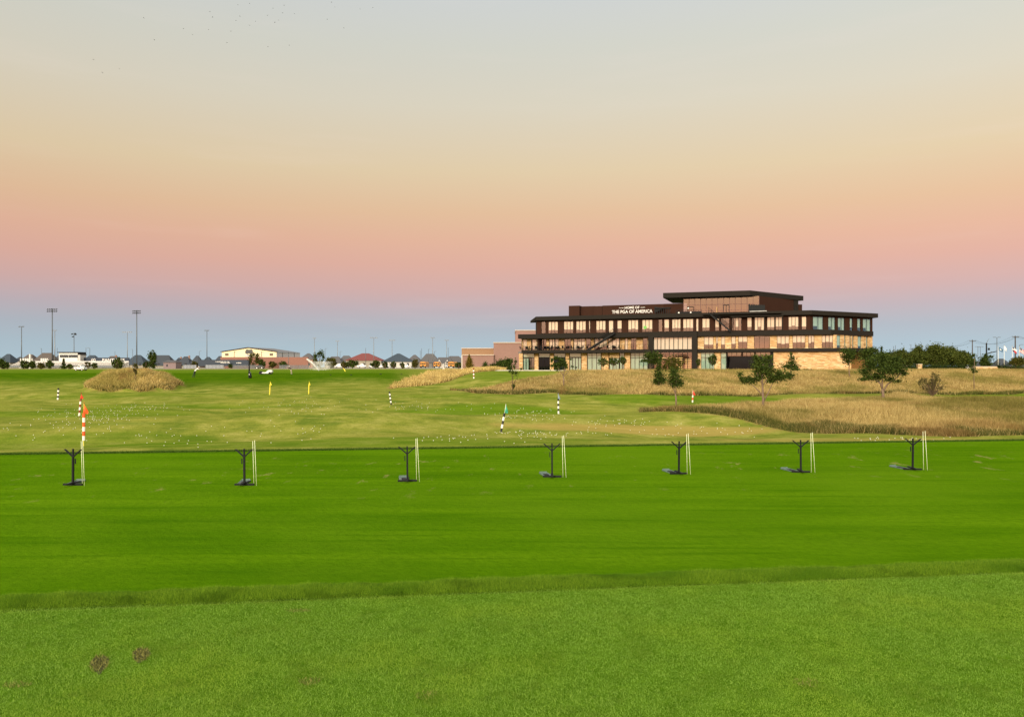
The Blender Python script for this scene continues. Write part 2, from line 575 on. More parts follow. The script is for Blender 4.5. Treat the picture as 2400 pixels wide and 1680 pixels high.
# divots
soil = M('bare_soil', (.042, .044, .007), .95, var=.6, scale=60)
for i, (c, a, b) in enumerate(div_c):
    mb = MB()
    ph = math.atan2(c.x, c.y)
    ring = []
    for j in range(22):
        th = 2 * math.pi * j / 22
        k = 1 + .18 * math.sin(3 * th + i) + .12 * math.sin(7 * th + 2 * i)
        u_, v_ = a * k * math.cos(th), b * k * math.sin(th)
        ring.append((c.x + u_ * math.cos(ph) + v_ * math.sin(ph), c.y - u_ * math.sin(ph) + v_ * math.cos(ph), c.z + .003))
    ctr = (c.x, c.y, c.z + .002)
    mb.add(ring + [ctr], [(j, (j + 1) % 22, 22) for j in range(22)])
    e = empty('divot', c)
    mb.build('soil_patch', soil, e)
    nb = 330
    r_ = np.sqrt(rng.random(nb)); th = rng.uniform(0, 2 * np.pi, nb)
    ua, vb = r_ * 1.1 * a * np.cos(th), r_ * 1.1 * b * np.sin(th)
    Pb = np.stack([ua * math.cos(ph) + vb * math.sin(ph), -ua * math.sin(ph) + vb * math.cos(ph), np.full(nb, .001)], 1)
    blades('dead_grass', Pb, rng.uniform(.008, .022, nb), rng.uniform(.0025, .005, nb), 1.1, straw_blade, e)
    tag(e, ['long brown divot in the near lawn, the lower of the two bare scrapes', 'round straw coloured divot in the near lawn, the upper of the two scrapes'][i], 'divot', 'divots in the near lawn')

for (x, y_, a, b, nb, lab) in [(727, 1598, .055, .05, 170, 'small pale dry patch in the near lawn right of the divots'), (40, 1606, .075, .04, 150, 'faint pale dry patch in the near lawn at the left edge'), (1000, 1630, .06, .05, 90, 'faint dry patch near the bottom middle of the lawn'), (1890, 1600, .07, .06, 110, 'faint dry patch in the near lawn on the right'), (700, 1432, .09, .03, 120, 'thin brownish scuff just before the rough grass strip')]:
    c = G(x, y_)
    r_ = np.sqrt(rng.random(nb)); th = rng.uniform(0, 2 * np.pi, nb)
    Pb = np.stack([r_ * a * np.cos(th), r_ * b * np.sin(th), np.full(nb, .002)], 1)
    o = blades('dry_patch', Pb, rng.uniform(.008, .019, nb), rng.uniform(.0018, .0036, nb), 1.2, straw_blade)
    o.location = c
    tag(o, lab, 'dry patch', 'dry patches in the near lawn')
# ---------------------------------------------------------------- tall golden grass
def gold_mat(name, stops, green):
    m = bpy.data.materials.new(name)
    t = nt(m)
    g = N(t, 'ShaderNodeNewGeometry')
    c = ramp(t, g.outputs['Random Per Island'], stops)
    f = noise(t, mapping(t, g.outputs['Position'], (.10, .055, .16)), 1.0, 5, .68)
    c = mixc(t, mathn(t, 'MULTIPLY', srange(t, f, .46, .60), .85), c, ramp(t, g.outputs['Random Per Island'], green))
    f2 = noise(t, mapping(t, g.outputs['Position'], (.34, .14, .45)), 1.0, 5, .68)
    c = mixc(t, mathn(t, 'MULTIPLY', srange(t, f2, .52, .68), .6), c, ramp(t, g.outputs['Random Per Island'], [(0, (.16, .085, .028)), (1, (.36, .21, .080))]))
    p = N(t, 'ShaderNodeBsdfPrincipled')
    t.links.new(c, p.inputs['Base Color'])
    p.inputs['Roughness'].default_value = .75
    p.inputs['Specular IOR Level'].default_value = .15
    tr = N(t, 'ShaderNodeBsdfTranslucent')
    t.links.new(c, tr.inputs['Color'])
    mx = N(t, 'ShaderNodeMixShader'); mx.inputs[0].default_value = .3
    t.links.new(p.outputs[0], mx.inputs[1]); t.links.new(tr.outputs[0], mx.inputs[2])
    o = N(t, 'ShaderNodeOutputMaterial')
    t.links.new(mx.outputs[0], o.inputs[0])
    return m
gold1 = gold_mat('prairie_gold', [(0, (.24, .175, .052)), (.5, (.42, .315, .115)), (1, (.64, .50, .22))], [(0, (.075, .080, .011)), (1, (.20, .18, .035))])
gold3 = gold_mat('prairie_straw', [(0, (.25, .18, .055)), (.5, (.42, .31, .115)), (1, (.62, .48, .21))], [(0, (.11, .11, .018)), (1, (.27, .24, .06))])
gold2 = gold_mat('prairie_tan', [(0, (.32, .23, .070)), (.5, (.58, .44, .155)), (1, (.82, .66, .29))], [(0, (.22, .19, .04)), (1, (.44, .36, .11))])

def field(which, n, X0, X1, Y0, Y1, hs, ws, lean, mat, label, fill=None):
    Xs, Ys = [], []
    got = 0
    while got < n:
        X = rng.uniform(X0, X1, n); Y = rng.uniform(Y0, Y1, n)
        k = m_gold(X, Y)[which]
        if fill is not None: k &= fill(X, Y)
        X, Y = X[k], Y[k]
        Xs.append(X); Ys.append(Y); got += len(X)
    X = np.concatenate(Xs)[:n]; Y = np.concatenate(Ys)[:n]
    cl = .72 + .42 * np.sin(X * .8 + 2 * np.sin(Y * .5)) * np.sin(Y * .9 + X * .3) + .18 * np.sin(X * 2.3 + Y) + rng.uniform(-.3, .4, n)
    h = np.clip(hs * cl, .1, None)
    P = np.stack([X, Y, terr(X, Y) - .02], 1)
    o = blades('tall_grass', P, h, rng.uniform(ws * .6, ws * 1.4, n), lean, mat)
    tag(o, label, 'tall grass', kind='stuff')

inview = lambda X, Y: (np.abs(X / Y) < .80)
field(1, 200000, 5, 62, 36, 92, .36, .024, .7, gold1, 'tall golden grass on the low mound between the range and the bank', inview)
field(0, 190000, -10, 122, 78, 168, .42, .055, .7, gold3, 'dry golden grass covering the bank below the office building', inview)
field(2, 40000, -20, 0, 108, 172, .75, .07, .45, gold2, 'tapering strip of pale dry grass beside the far slope')
field(3, 45000, -66, -44, 100, 124, .55, .06, .5, gold2, 'golden grass covering the round mound')

green1 = gold_mat('prairie_green', [(0, (.030, .042, .007)), (.6, (.085, .090, .018)), (1, (.22, .18, .06))], [(0, (.035, .055, .008)), (1, (.10, .11, .02))])
field(1, 32000, 5, 46, 37, 70, .34, .030, .6, green1, 'dark green clumps of grass along the front of the low mound', lambda X, Y: ((Y < np.interp(X / Y, FX, F_FRONT) + 5 * np.abs(np.sin(X * .33 + 1.0)) * (np.sin(X * .8 + np.sin(Y)) > -.4)) | (Y < np.interp(X / Y, FX, F_FRONT) + 1.3)) & (np.abs(X / Y) < .72))
field(0, 22000, -10, 100, 80, 116, .45, .055, .5, green1, 'dark green edge of grass at the foot of the bank', lambda X, Y: (Y < np.interp(X / Y, GX, G_FRONT) + 2.6) & (np.abs(X / Y) < .7))
field(3, 5000, -66, -44, 100, 124, .45, .055, .5, green1, 'greenish grass around the foot of the round golden mound', lambda X, Y: mound_q(X, Y) > .91)

# ---------------------------------------------------------------- sky, sun, camera
def make_world():
    w = bpy.data.worlds.new('World')
    SC.world = w
    w.use_nodes = True
    t = w.node_tree
    t.nodes.clear()
    d = N(t, 'ShaderNodeTexCoord').outputs['Generated']
    nrm = N(t, 'ShaderNodeVectorMath', operation='NORMALIZE')
    t.links.new(d, nrm.inputs[0])
    sep = N(t, 'ShaderNodeSeparateXYZ')
    t.links.new(nrm.outputs[0], sep.inputs[0])
    z = sep.outputs['Z']
    def lin(c): return tuple(((x / 255) / 12.92 if x / 255 <= .04045 else ((x / 255 + .055) / 1.055) ** 2.4) for x in c)
    wv = noise(t, mapping(t, nrm.outputs[0], (1.2, 1.2, 9)), 1.0, 3, .5)
    zj = mathn(t, 'ADD', z, mathn(t, 'MULTIPLY', mathn(t, 'SUBTRACT', wv, .5), .012))
    anti = [(0, (176, 199, 210)), (.030, (170, 189, 201)), (.052, (173, 180, 191)), (.076, (189, 173, 179)), (.100, (207, 170, 166)),
            (.130, (220, 171, 155)), (.160, (225, 177, 151)), (.195, (225, 187, 151)), (.245, (223, 201, 165)), (.32, (216, 208, 188)), (.385, (208, 208, 197)), (.44, (203, 207, 207)), (.50, (206, 210, 212)), (1, (255, 255, 255))]
    ca = ramp(t, zj, [(p, lin(c) if p < 1 else (1.5, 1.5, 1.45)) for p, c in anti])
    cs = ramp(t, zj, SUNSIDE)
    # how far a direction turns towards the sun's side
    sx, sy = math.sin(SUN_AZ), math.cos(SUN_AZ)
    dt = mathn(t, 'ADD', mathn(t, 'MULTIPLY', sep.outputs['X'], sx), mathn(t, 'MULTIPLY', sep.outputs['Y'], sy))
    side = mathn(t, 'ADD', 1.02, mathn(t, 'MULTIPLY', sep.outputs['X'], .11))
    ca = mixc(t, 1.0, ca, side, 'MULTIPLY')
    streak_ = noise(t, mapping(t, nrm.outputs[0], (2.2, 2.2, 26)), 1.0, 5, .6)
    ca = mixc(t, mathn(t, 'MULTIPLY', srange(t, streak_, .52, .78), .10), ca, (.92, .76, .70))
    c = mixc(t, srange(t, dt, -.25, .85), ca, cs)
    gcol = mixc(t, srange(t, dt, -.3, .8), (.16, .20, .05), (.10, .075, .03))
    c = mixc(t, srange(t, z, -.012, -.001), gcol, c)
    bg = N(t, 'ShaderNodeBackground')
    t.links.new(c, bg.inputs[0])
    bg.inputs[1].default_value = 1.0
    sk = N(t, 'ShaderNodeTexSky', sky_type='NISHITA')
    sk.sun_disc = False
    sk.sun_elevation = SUN_EL
    sk.sun_rotation = SUN_AZ
    b2 = N(t, 'ShaderNodeBackground')
    t.links.new(sk.outputs[0], b2.inputs[0])
    b2.inputs[1].default_value = .004
    ad = N(t, 'ShaderNodeAddShader')
    t.links.new(bg.outputs[0], ad.inputs[0]); t.links.new(b2.outputs[0], ad.inputs[1])
    o = N(t, 'ShaderNodeOutputWorld')
    t.links.new(ad.outputs[0], o.inputs[0])

SUN_EL, SUN_AZ = math.radians(13.5), math.radians(198)      # low sun behind the camera, a little to its left
SUNSIDE = [(0, (1.1, .45, .26)), (.03, (1.5, .78, .50)), (.08, (2.0, 1.22, .80)), (.16, (2.9, 2.1, 1.15)), (.3, (2.9, 2.5, 1.7)), (.55, (2.0, 1.95, 1.75)), (1, (1.5, 1.5, 1.45))]
make_world()
sl = bpy.data.lights.new('sun', 'SUN')
sl.energy = 3.7
sl.angle = math.radians(12)
sl.color = (1.0, .86, .68)
so = bpy.data.objects.new('sun', sl)
COL.objects.link(so)
dirv = Vector((math.sin(SUN_AZ) * math.cos(SUN_EL), math.cos(SUN_AZ) * math.cos(SUN_EL), math.sin(SUN_EL)))
so.rotation_euler = dirv.to_track_quat('Z', 'Y').to_euler()
so.location = (0, -20, 30)

cam = bpy.data.cameras.new('camera')
cam.sensor_width = 36
cam.lens = 36 * S / 2400
cam.shift_y = 20 / 2400
cam.clip_end = 6000
co = bpy.data.objects.new('camera', cam)
COL.objects.link(co)
co.location = (0, 0, CZ)
co.rotation_euler = (math.radians(90), 0, 0)
SC.camera = co
SC.view_settings.view_transform = 'Standard'
SC.view_settings.look = 'None'
SC.view_settings.exposure = 0
SC.view_settings.gamma = 1

# ---------------------------------------------------------------- common materials
BLACK = M('black_steel', (.007, .008, .009), .6, .0, spec=.15)
DARKM = M('dark_bronze', (.020, .0175, .015), .7, .0, spec=.04)
BROWN = M('brown_cladding', (.038, .0175, .0115), .75, var=.12, scale=.8, spec=.04)
BROWN2 = M('brown_soffit', (.05, .028, .02), .7)
WHITE = M('white_paint', (.56, .56, .55), .5, var=.06)
STEEL = M('grey_steel', (.10, .11, .12), .5, .4)
GALV = M('galvanised', (.20, .21, .22), .5, .5)
STONE = stone_mat()
BARK = M('bark', (.10, .066, .042), .9, var=.4, scale=9)
BARKP = M('pale_bark', (.17, .12, .085), .9, var=.4, scale=9)
GLASS = glass_mat('coated_glass', (1, .95, .92), (.88, .85, .82), .22)
TEAL = glass_mat('green_glass', (.74, .90, .92), (.74, .84, .79), .22)
DGLASS = glass_mat('dark_glass', (.35, .55, .8), (.06, .09, .12), .07)
BLIND = M('cream_blind', (.80, .76, .62), .8, var=.05)
BLINDG = M('pale_green_blind', (.58, .64, .58), .8, var=.05)
INNER = M('interior_wall', (.20, .09, .06), .8, var=.4, scale=.6)
LEAF_D = leaf_mat('oak_leaf', (.009, .020, .003), (.075, .110, .020))
LEAF_M = leaf_mat('elm_leaf', (.014, .028, .004), (.080, .110, .020))
LEAF_Y = leaf_mat('autumn_leaf', (.030, .038, .006), (.115, .105, .020))
LEAF_R = leaf_mat('row_leaf', (.020, .034, .005), (.105, .125, .024))
LEAF_C = leaf_mat('cypress_leaf', (.09, .070, .010), (.22, .155, .025))
LEAF_H = leaf_mat('hedge_leaf', (.010, .020, .005), (.045, .070, .016))
# ---------------------------------------------------------------- office building
class Face:
    """a facade plane: s runs along it, o outwards, z up; positions may come from photo columns"""
    def __init__(self, p0, p1):
        self.p = Vector(p0); q = Vector(p1)
        self.e = (q - self.p); self.L = self.e.length; self.e.normalize()
        self.n = Vector((self.e.y, -self.e.x))
    def pt(self, s, o=0.0):
        return self.p + self.e * s + self.n * o
    def s(self, x, o=0.0):
        k = (x - HX) / S
        return (k * (self.p.y + self.n.y * o) - self.p.x - self.n.x * o) / (self.e.x - k * self.e.y)
    def box(self, mb, s0, s1, o0, o1, z0, z1, mi=0):
        a, b, c, d = self.pt(s0, o1), self.pt(s1, o1), self.pt(s1, o0), self.pt(s0, o0)
        mb.prism([(a.x, a.y), (b.x, b.y), (c.x, c.y), (d.x, d.y)], z0, z1, mi)

CORNER = (58.25, 150.0)
FA = Face((5.35, 169.0), CORNER)
FB = Face(CORNER, (74.5, 158.8))
def corner(oa, ob):
    # intersection of the two offset facade lines
    p, q = FA.pt(0, oa), FB.pt(0, ob)
    e, f = FA.e, FB.e
    den = e.x * f.y - e.y * f.x
    t_ = ((q.x - p.x) * f.y - (q.y - p.y) * f.x) / den
    return p + e * t_
Z0, Z1, Z1b, Z2, Z2b, Z3, Z3b = .92, 4.65, 5.3, 7.9, 8.85, 11.75, 12.65
FB2 = Face(tuple(FA.pt(FA.s(1957))), (73.8, 156.8))
SEND2 = FB2.s(2045)
bld = empty('office_building', (FA.pt(FA.L / 2).x, FA.pt(FA.L / 2).y, Z0))
tag(bld, 'long three storey stone and dark brown office building with glazed penthouse', 'building')
XY = lambda v: (v.x, v.y)

def plate(name, sl, oa, sr, ob, z0, z1, mat, depth=21, tip=0.0):
    """a floor or roof slab over the whole chevron plan"""
    mb = MB()
    fl, c, fr = FA.pt(sl, oa), corner(oa, ob), FB.pt(sr, ob)
    poly = [XY(fl), XY(c), XY(fr), XY(fr + Vector((-.2, depth - 9))), XY(FA.pt(sl + tip, -depth))]
    mb.prism(poly, z0, z1)
    return mb.build(name, mat, bld)

SEND = FB.s(2045)
roof = plate('roof', FA.s(1256, 1.2), 1.2, SEND + .4, 1.0, Z3 + .06, Z3b, DARKM, 21, 0)
mb = MB()                                                  # upturned left tip of the roof
a, b = FA.pt(FA.s(1256, 1.2), 1.2), FA.pt(FA.s(1256, 1.2), -6)
tip = FA.pt(FA.s(1243, -2), -2)
mb.add([(a.x, a.y, Z3 + .06), (b.x, b.y, Z3 + .06), (tip.x, tip.y, Z3 - .25), (a.x, a.y, Z3b), (b.x, b.y, Z3b), (tip.x, tip.y, Z3 + .2)],
       [(0, 2, 1), (3, 4, 5), (0, 3, 5, 2), (1, 2, 5, 4), (0, 1, 4, 3)])
mb.build('roof_tip', DARKM, bld)
def plate2(sl, oa, xbend, xend, dend, z0, z1):
    e_ = Vector(((xend - HX) / S * dend, dend))
    mb = MB(); mb.prism([XY(FA.pt(sl, oa)), XY(FA.pt(FA.s(xbend, oa), oa)), XY(e_), XY(e_ + Vector((-.2, 9.5))), XY(FA.pt(sl, -19))], z0, z1)
    return mb.build('floor_slab', DARKM, bld)
plate2(FA.s(1214, 1.0), 1.0, 1948, 2047, 155.6, Z2, Z2b)
plate2(FA.s(1222, .9), .9, 1993, 2058, 154.0, Z1, Z1b)
mb = MB(); FA.box(mb, FA.s(1222, 3.0), FA.s(1524, 3.0), .95, 3.0, Z1 + .02, Z1b - .02)
mb.build('terrace_deck', DARKM, bld)
mb = MB()                                                  # ceilings seen from below
for z in (Z1 - .05, Z2 - .05, Z3 - .0):
    pass
core = MB()
cp = [XY(FA.pt(1.5, -4.2)), XY(corner(-4.2, -4.2)), XY(FB.pt(SEND - 2, -4.2)), XY(FB.pt(SEND - 2, -4.2) + Vector((-1, 6))), XY(FA.pt(1.5, -14))]
for za, zb in ((Z0, Z1), (Z1b, Z2), (Z2b, Z3)):
    core.prism(cp, za + .01, zb - .01)
core.build('interior_wall', INNER, bld)

RW = random.Random(3)
GLOBW = []
def window(face, x0, x1, z0, z1, o=0.0, glass=GLASS, blind=None, mull=1, transom=None, door=False, bmat=BLIND, frame=.07):
    s0, s1 = face.s(x0, o), face.s(x1, o)
    mb = MB()
    fw = frame
    face.box(mb, s0, s1, o - .10, o - .02, z0, z0 + fw); face.box(mb, s0, s1, o - .10, o - .02, z1 - fw, z1)
    face.box(mb, s0, s0 + fw, o - .10, o - .02, z0 + fw, z1 - fw); face.box(mb, s1 - fw, s1, o - .10, o - .02, z0 + fw, z1 - fw)
    for i in range(1, mull + 1):
        sm = s0 + (s1 - s0) * i / (mull + 1)
        face.box(mb, sm - fw * .4, sm + fw * .4, o - .098, o - .022, z0 + fw, z1 - fw)
    if transom:
        face.box(mb, s0 + fw, s1 - fw, o - .096, o - .024, transom - fw * .5, transom + fw * .5)
    w = mb.build('door' if door else 'window', DARKM, bld)
    mb = MB()
    a, b = face.pt(s0 + fw, o - .06), face.pt(s1 - fw, o - .06)
    mb.add([(a.x, a.y, z0 + fw), (b.x, b.y, z0 + fw), (b.x, b.y, z1 - fw), (a.x, a.y, z1 - fw)], [(0, 1, 2, 3)])
    mb.build('pane', glass, w)
    if blind:
        mb = MB()
        n_ = mull + 1
        for i in range(n_):
            q = blind if not isinstance(blind, (list, tuple)) else blind[i % len(blind)]
            if q <= 0: continue
            sa = s0 + (s1 - s0) * i / n_ + .06; sb = s0 + (s1 - s0) * (i + 1) / n_ - .06
            face.box(mb, sa, sb, o - .30, o - .27, z1 - (z1 - z0) * q, z1 - .02)
        if mb.f: mb.build('blind', bmat, w)
    return w

def wall(face, xs, s0, s1, z0, z1, o, mat, zw0, zw1, th=.28, label=None):
    """solid wall with openings at photo columns xs, from zw0 to zw1 high"""
    mb = MB()
    cur = s0
    for a, b in xs:
        sa, sb = face.s(a, o), face.s(b, o)
        if sa > cur + .01: face.box(mb, cur, sa, o - th, o, zw0, zw1)
        cur = sb
    if s1 > cur + .01: face.box(mb, cur, s1, o - th, o, zw0, zw1)
    if zw0 > z0 + .01: face.box(mb, s0, s1, o - th, o, z0, zw0)
    if z1 > zw1 + .01: face.box(mb, s0, s1, o - th, o, zw1, z1)
    w = mb.build('wall', mat, bld)
    if label: tag(w, label)
    return w

za = lambda u: 1200 + u / 5.218
zb = lambda u: 1600 + u / 4.783
# --- top storey
L3A = [(za(a), za(b)) for a, b in [(358, 412), (443, 562), (632, 750), (782, 903), (937, 957), (1027, 1145), (1180, 1240), (1285, 1343), (1418, 1545), (1590, 1718), (1790, 1840), (1860, 1922), (1955, 2063), (2090, 2218), (2250, 2282)]]
L3A += [(zb(a), zb(b)) for a, b in [(218, 303), (362, 410), (430, 525), (555, 660), (722, 775), (805, 915), (945, 1030), (1040, 1115), (1185, 1300), (1333, 1388)]]
L3B = [(zb(a), zb(b)) for a, b in [(1460, 1580), (1632, 1715), (1740, 1820), (1873, 1910), (1958, 2000), (2020, 2112)]]
wall(FA, L3A, FA.s(1258), FA.L, Z2b, Z3 + .06, 0, BROWN, Z2b + .12, Z3 - .18, label='dark brown clad top storey wall')
wall(FB, L3B, 0.02, SEND, Z2b, Z3 + .06, 0, BROWN, Z2b + .12, Z3 - .18)
mb = MB(); p0 = FA.pt(FA.s(1258)); p1 = FA.pt(FA.s(1258) + .2, -13)
FA.box(mb, FA.s(1258) - .25, FA.s(1258) + .0, -13, 0, Z2b, Z3 + .06)
mb.build('end_wall', DARKM, bld)
def rblind():
    r = RW.random()
    if r < .20: return [0, .0]
    if r < .26: return [0, .7]
    if r < .30: return [.97, .97]
    if r < .5: return [.97, .72]
    return [RW.choice([.68, .72, .76]), RW.choice([.68, .72, .76, .7])]
for i, (a, b) in enumerate(L3A):
    w_ = b - a
    window(FA, a, b, Z2b + .12, Z3 - .18, -.06, GLASS, rblind(), 0 if w_ < 13 else (1 if w_ < 20 else 2), door=i in (15, 21))
for a, b in L3B:
    window(FB, a, b, Z2b + .12, Z3 - .18, -.06, TEAL, [.72, .95] if RW.random() < .8 else [.5, .5], 0 if b - a < 12 else 1, bmat=BLINDG)
# green notice glowing behind one window
mb = MB(); sx0 = FA.s(1512, -.2); mb.ball((FA.pt(sx0, -.25).x, FA.pt(sx0, -.25).y, 9.95), .36, 10, 6)
mb.build('lit_sign', glow_mat('green_lamp', (.35, .85, .15), .9), bld)
# --- middle storey, left of the portal: set back behind the terrace
OL = -1.6
L2A = [(za(a), za(b)) for a, b in [(135, 182), (245, 300), (315, 420), (455, 570), (640, 720), (750, 895), (905, 965), (1010, 1165), (1175, 1320), (1380, 1415), (1455, 1520), (1600, 1658)]]
wall(FA, L2A, FA.s(1222, OL), FA.s(1521, OL), Z1b, Z2, OL, STONE, Z1b + .05, Z2 - .12, label='golden stone wall behind the terrace')
for i, (a, b) in enumerate(L2A):
    w_ = b - a
    window(FA, a, b, Z1b + .05, Z2 - .12, OL - .06, GLASS, rblind() if i not in (4, 10) else None, 0 if w_ < 12 else (1 if w_ < 21 else 2), door=i in (5, 10), transom=Z2 - .6 if i in (5, 10) else None)
for x in (1223.5, 1246, 1260, 1300, 1345, 1394, 1452):
    mb = MB(); s_ = FA.s(x, .5); FA.box(mb, s_ - .07, s_ + .07, .45, .60, Z1b, Z2)
    mb.build('terrace_post', DARKM, bld)
mb = MB(); s0, s1 = FA.s(1224, 2.8), FA.s(1519, 2.8)
FA.box(mb, s0, s1, 2.78, 2.84, Z1b + .98, Z1b + 1.03)
for i in range(46):
    q = s0 + (s1 - s0) * i / 45
    FA.box(mb, q - .02, q + .02, 2.79, 2.83, Z1b - .02, Z1b + .98)
for k in range(1, 4):
    FA.box(mb, s0, s1, 2.80, 2.82, Z1b + .25 * k - .006, Z1b + .25 * k + .006)
mb.build('terrace_railing', BLACK, bld)
# --- portal
OP = 1.6
mb = MB()
sa, sb, sc_, sd = FA.s(1519, OP), FA.s(1530.5, OP), FA.s(1622.5, OP), FA.s(1633.5, OP)
FA.box(mb, sa, sb, -.3, OP, Z0, 7.75); FA.box(mb, sc_, sd, -.3, OP, Z0, 7.75); FA.box(mb, sa, sd, -.3, OP, 7.75, Z2b + .04)
mb.build('portal_frame', DARKM, bld)
cw = MB(); xs_ = [1531, 1540.5, 1549, 1558.5, 1568.5, 1579, 1589.5, 1600, 1611.5, 1622]
for x in xs_: FA.box(cw, FA.s(x, .8) - .05, FA.s(x, .8) + .05, .72, .88, Z0, 7.75)
for z in (1.1, 3.3, 4.75, 5.0): FA.box(cw, FA.s(1531, .8), FA.s(1622, .8), .74, .86, z - .04, z + .04)
cwo = cw.build('curtain_wall', DARKM, bld)
a, b = FA.pt(FA.s(1531, .8), .8), FA.pt(FA.s(1622, .8), .8)
MB().add([(a.x, a.y, Z0), (b.x, b.y, Z0), (b.x, b.y, 7.75), (a.x, a.y, 7.75)], [(0, 1, 2, 3)]).build('pane', GLASS, cwo)
mb = MB(); FA.box(mb, FA.s(1532, .3), FA.s(1621, .3), .25, .3, 5.3, 7.7); mb.build('blind', M('lobby_blind', (.70, .74, .66), .8, var=.05), cwo)
LIT = glow_mat('lobby_light', (1.0, .62, .22), 1.6)
mb = MB()
for i in range(7):
    z = 1.15 + i * .38
    FA.box(mb, FA.s(1582, -1), FA.s(1600, -1), -1.05, -1.0, z, z + .17)
    if i < 6: FA.box(mb, FA.s(1606, -1), FA.s(1620, -1), -1.05, -1.0, z + .1, z + .24)
FA.box(mb, FA.s(1538, -1.5), FA.s(1572, -1.5), -1.6, -1.5, 3.5, 3.62)
mb.build('lobby_lamp', LIT, bld)
# --- middle storey, right of the portal
L2R = [(zb(a), zb(b)) for a, b in [(238, 345), (372, 396), (430, 475), (545, 595), (622, 725), (800, 978), (1057, 1195), (1232, 1375), (1408, 1475), (1560, 1685)]]
L2B = [(zb(a), zb(b)) for a, b in [(1728, 1774), (1812, 1832), (1872, 1890), (1902, 1922), (1962, 2008), (2040, 2050), (2056, 2078)]]
wall(FA, L2R, FA.s(1633.5), FA.s(1957), Z1b, Z2, 0, STONE, Z1b + .06, Z2 - .06, label='golden ledge stone wall of the middle storey')
wall(FB2, L2B, .02, SEND2, Z1b, Z2, 0, STONE, Z1b + .06, Z2 - .06)
for i, (a, b) in enumerate(L2R):
    w_ = b - a
    bl = [0, 0] if i in (5,) else ([.45, .45] if i == 4 else [RW.choice([.55, .6, .65]), RW.choice([.52, .6, .66])])
    window(FA, a, b, Z1b + .06, Z2 - .06, -.06, GLASS, bl, 0 if w_ < 12 else (1 if w_ < 26 else 2))
for a, b in L2B:
    window(FB2, a, b, Z1b + .06, Z2 - .06, -.06, TEAL, [.8], 0, bmat=BLINDG)
# --- ground storey
for a, b in [(85, 130), (275, 322), (465, 508), (655, 698), (850, 915), (1375, 1445), (1095, 1180)]:
    mb = MB(); FA.box(mb, FA.s(za(a)), FA.s(za(b)), -.5, 0 if a != 1095 else -.02, Z0, Z1); mb.build('stone_column', STONE, bld)
mb = MB(); FA.box(mb, FA.s(za(1190)), FA.s(za(1312)), -.5, -.02, 3.6, Z1); mb.build('stone_lintel', STONE, bld)
for i, (a, b) in enumerate([(135, 272), (327, 463), (512, 653), (702, 846)]):
    window(FA, za(a), za(b), Z0, 3.72, -.25, TEAL if i in (0, 3) else DGLASS, [[.98, .98, 0, 0], None, [.9, 0, .9, .9], [.98, .98, .98, .98]][i], 3, door=True, bmat=BLINDG, frame=.1)
    window(FA, za(a), za(b), 3.76, Z1, -.25, TEAL, [.9], 0, bmat=BLIND if i in (0, 3) else BLINDG)
for a, b in [(920, 1090), (1190, 1310), (1316, 1372), (1450, 1660)]:
    window(FA, za(a), za(b), Z0, Z1 if a != 1190 else 3.58, -.25, TEAL, [.97], max(1, int((b - a) / 60)), transom=3.55 if a != 1190 else None, bmat=BLINDG)
for a, b in ((160, 205), (355, 425)):
    mb = MB(); FA.box(mb, FA.s(zb(a)), FA.s(zb(b)), -.5, -.01, Z0, Z1); mb.build('stone_column', STONE, bld)
for a, b in [(205, 353), (428, 490)]:
    window(FA, zb(a), zb(b), Z0, Z1, -.2, TEAL, [.97], 2 if a == 205 else 0, transom=3.6, bmat=BLINDG)
window(FA, zb(495), zb(985), Z0, 3.72, -1.2, DGLASS, None, 5)
for a, b in [(495, 660), (672, 805), (815, 985)]:
    window(FA, zb(a), zb(b), 3.76, Z1, -1.2, GLASS, [.6], 2, bmat=BLINDG)
mb = MB(); FA.box(mb, FA.s(zb(985)), FA.s(zb(1018)), -.6, .25, Z0, Z1); FA.box(mb, FA.s(zb(489)), FA.s(zb(496)), -1.3, .1, Z0, Z1)
mb.build('dark_pillar', DARKM, bld)
mb = MB(); FA.box(mb, FA.s(zb(1018)), FA.s(1995), -.5, .1, Z0 - .6, Z1)
mb.build('wall', STONE, bld)
mb = MB(); FB2.box(mb, FB2.s(1996, -1.3), FB2.s(2045, -1.3), -1.6, -1.3, Z0, Z1)
mb.build('wall', M('warm_recess', (.22, .11, .03), .7), bld)
mb = MB()                                             # end and rear walls
q0 = FA.pt(FA.s(1217), -.5); mb.prism([XY(FA.pt(.2, -.6)), XY(FA.pt(.5, -.6)), XY(FA.pt(.5, -17)), XY(FA.pt(.2, -17))], Z0, Z2)
mb.prism([XY(FB.pt(SEND - .35, -.3)), XY(FB.pt(SEND, -.3)), XY(FB.pt(SEND, -.3) + Vector((-.2, 11))), XY(FB.pt(SEND - .35, -.3) + Vector((-.2, 11)))], Z2b, Z3)
mb.prism([XY(FB2.pt(SEND2 - .35, -.3)), XY(FB2.pt(SEND2, -.3)), XY(FB2.pt(SEND2, -.3) + Vector((-.2, 11))), XY(FB2.pt(SEND2 - .35, -.3) + Vector((-.2, 11)))], Z1b, Z2)
mb.build('wall', BROWN, bld)
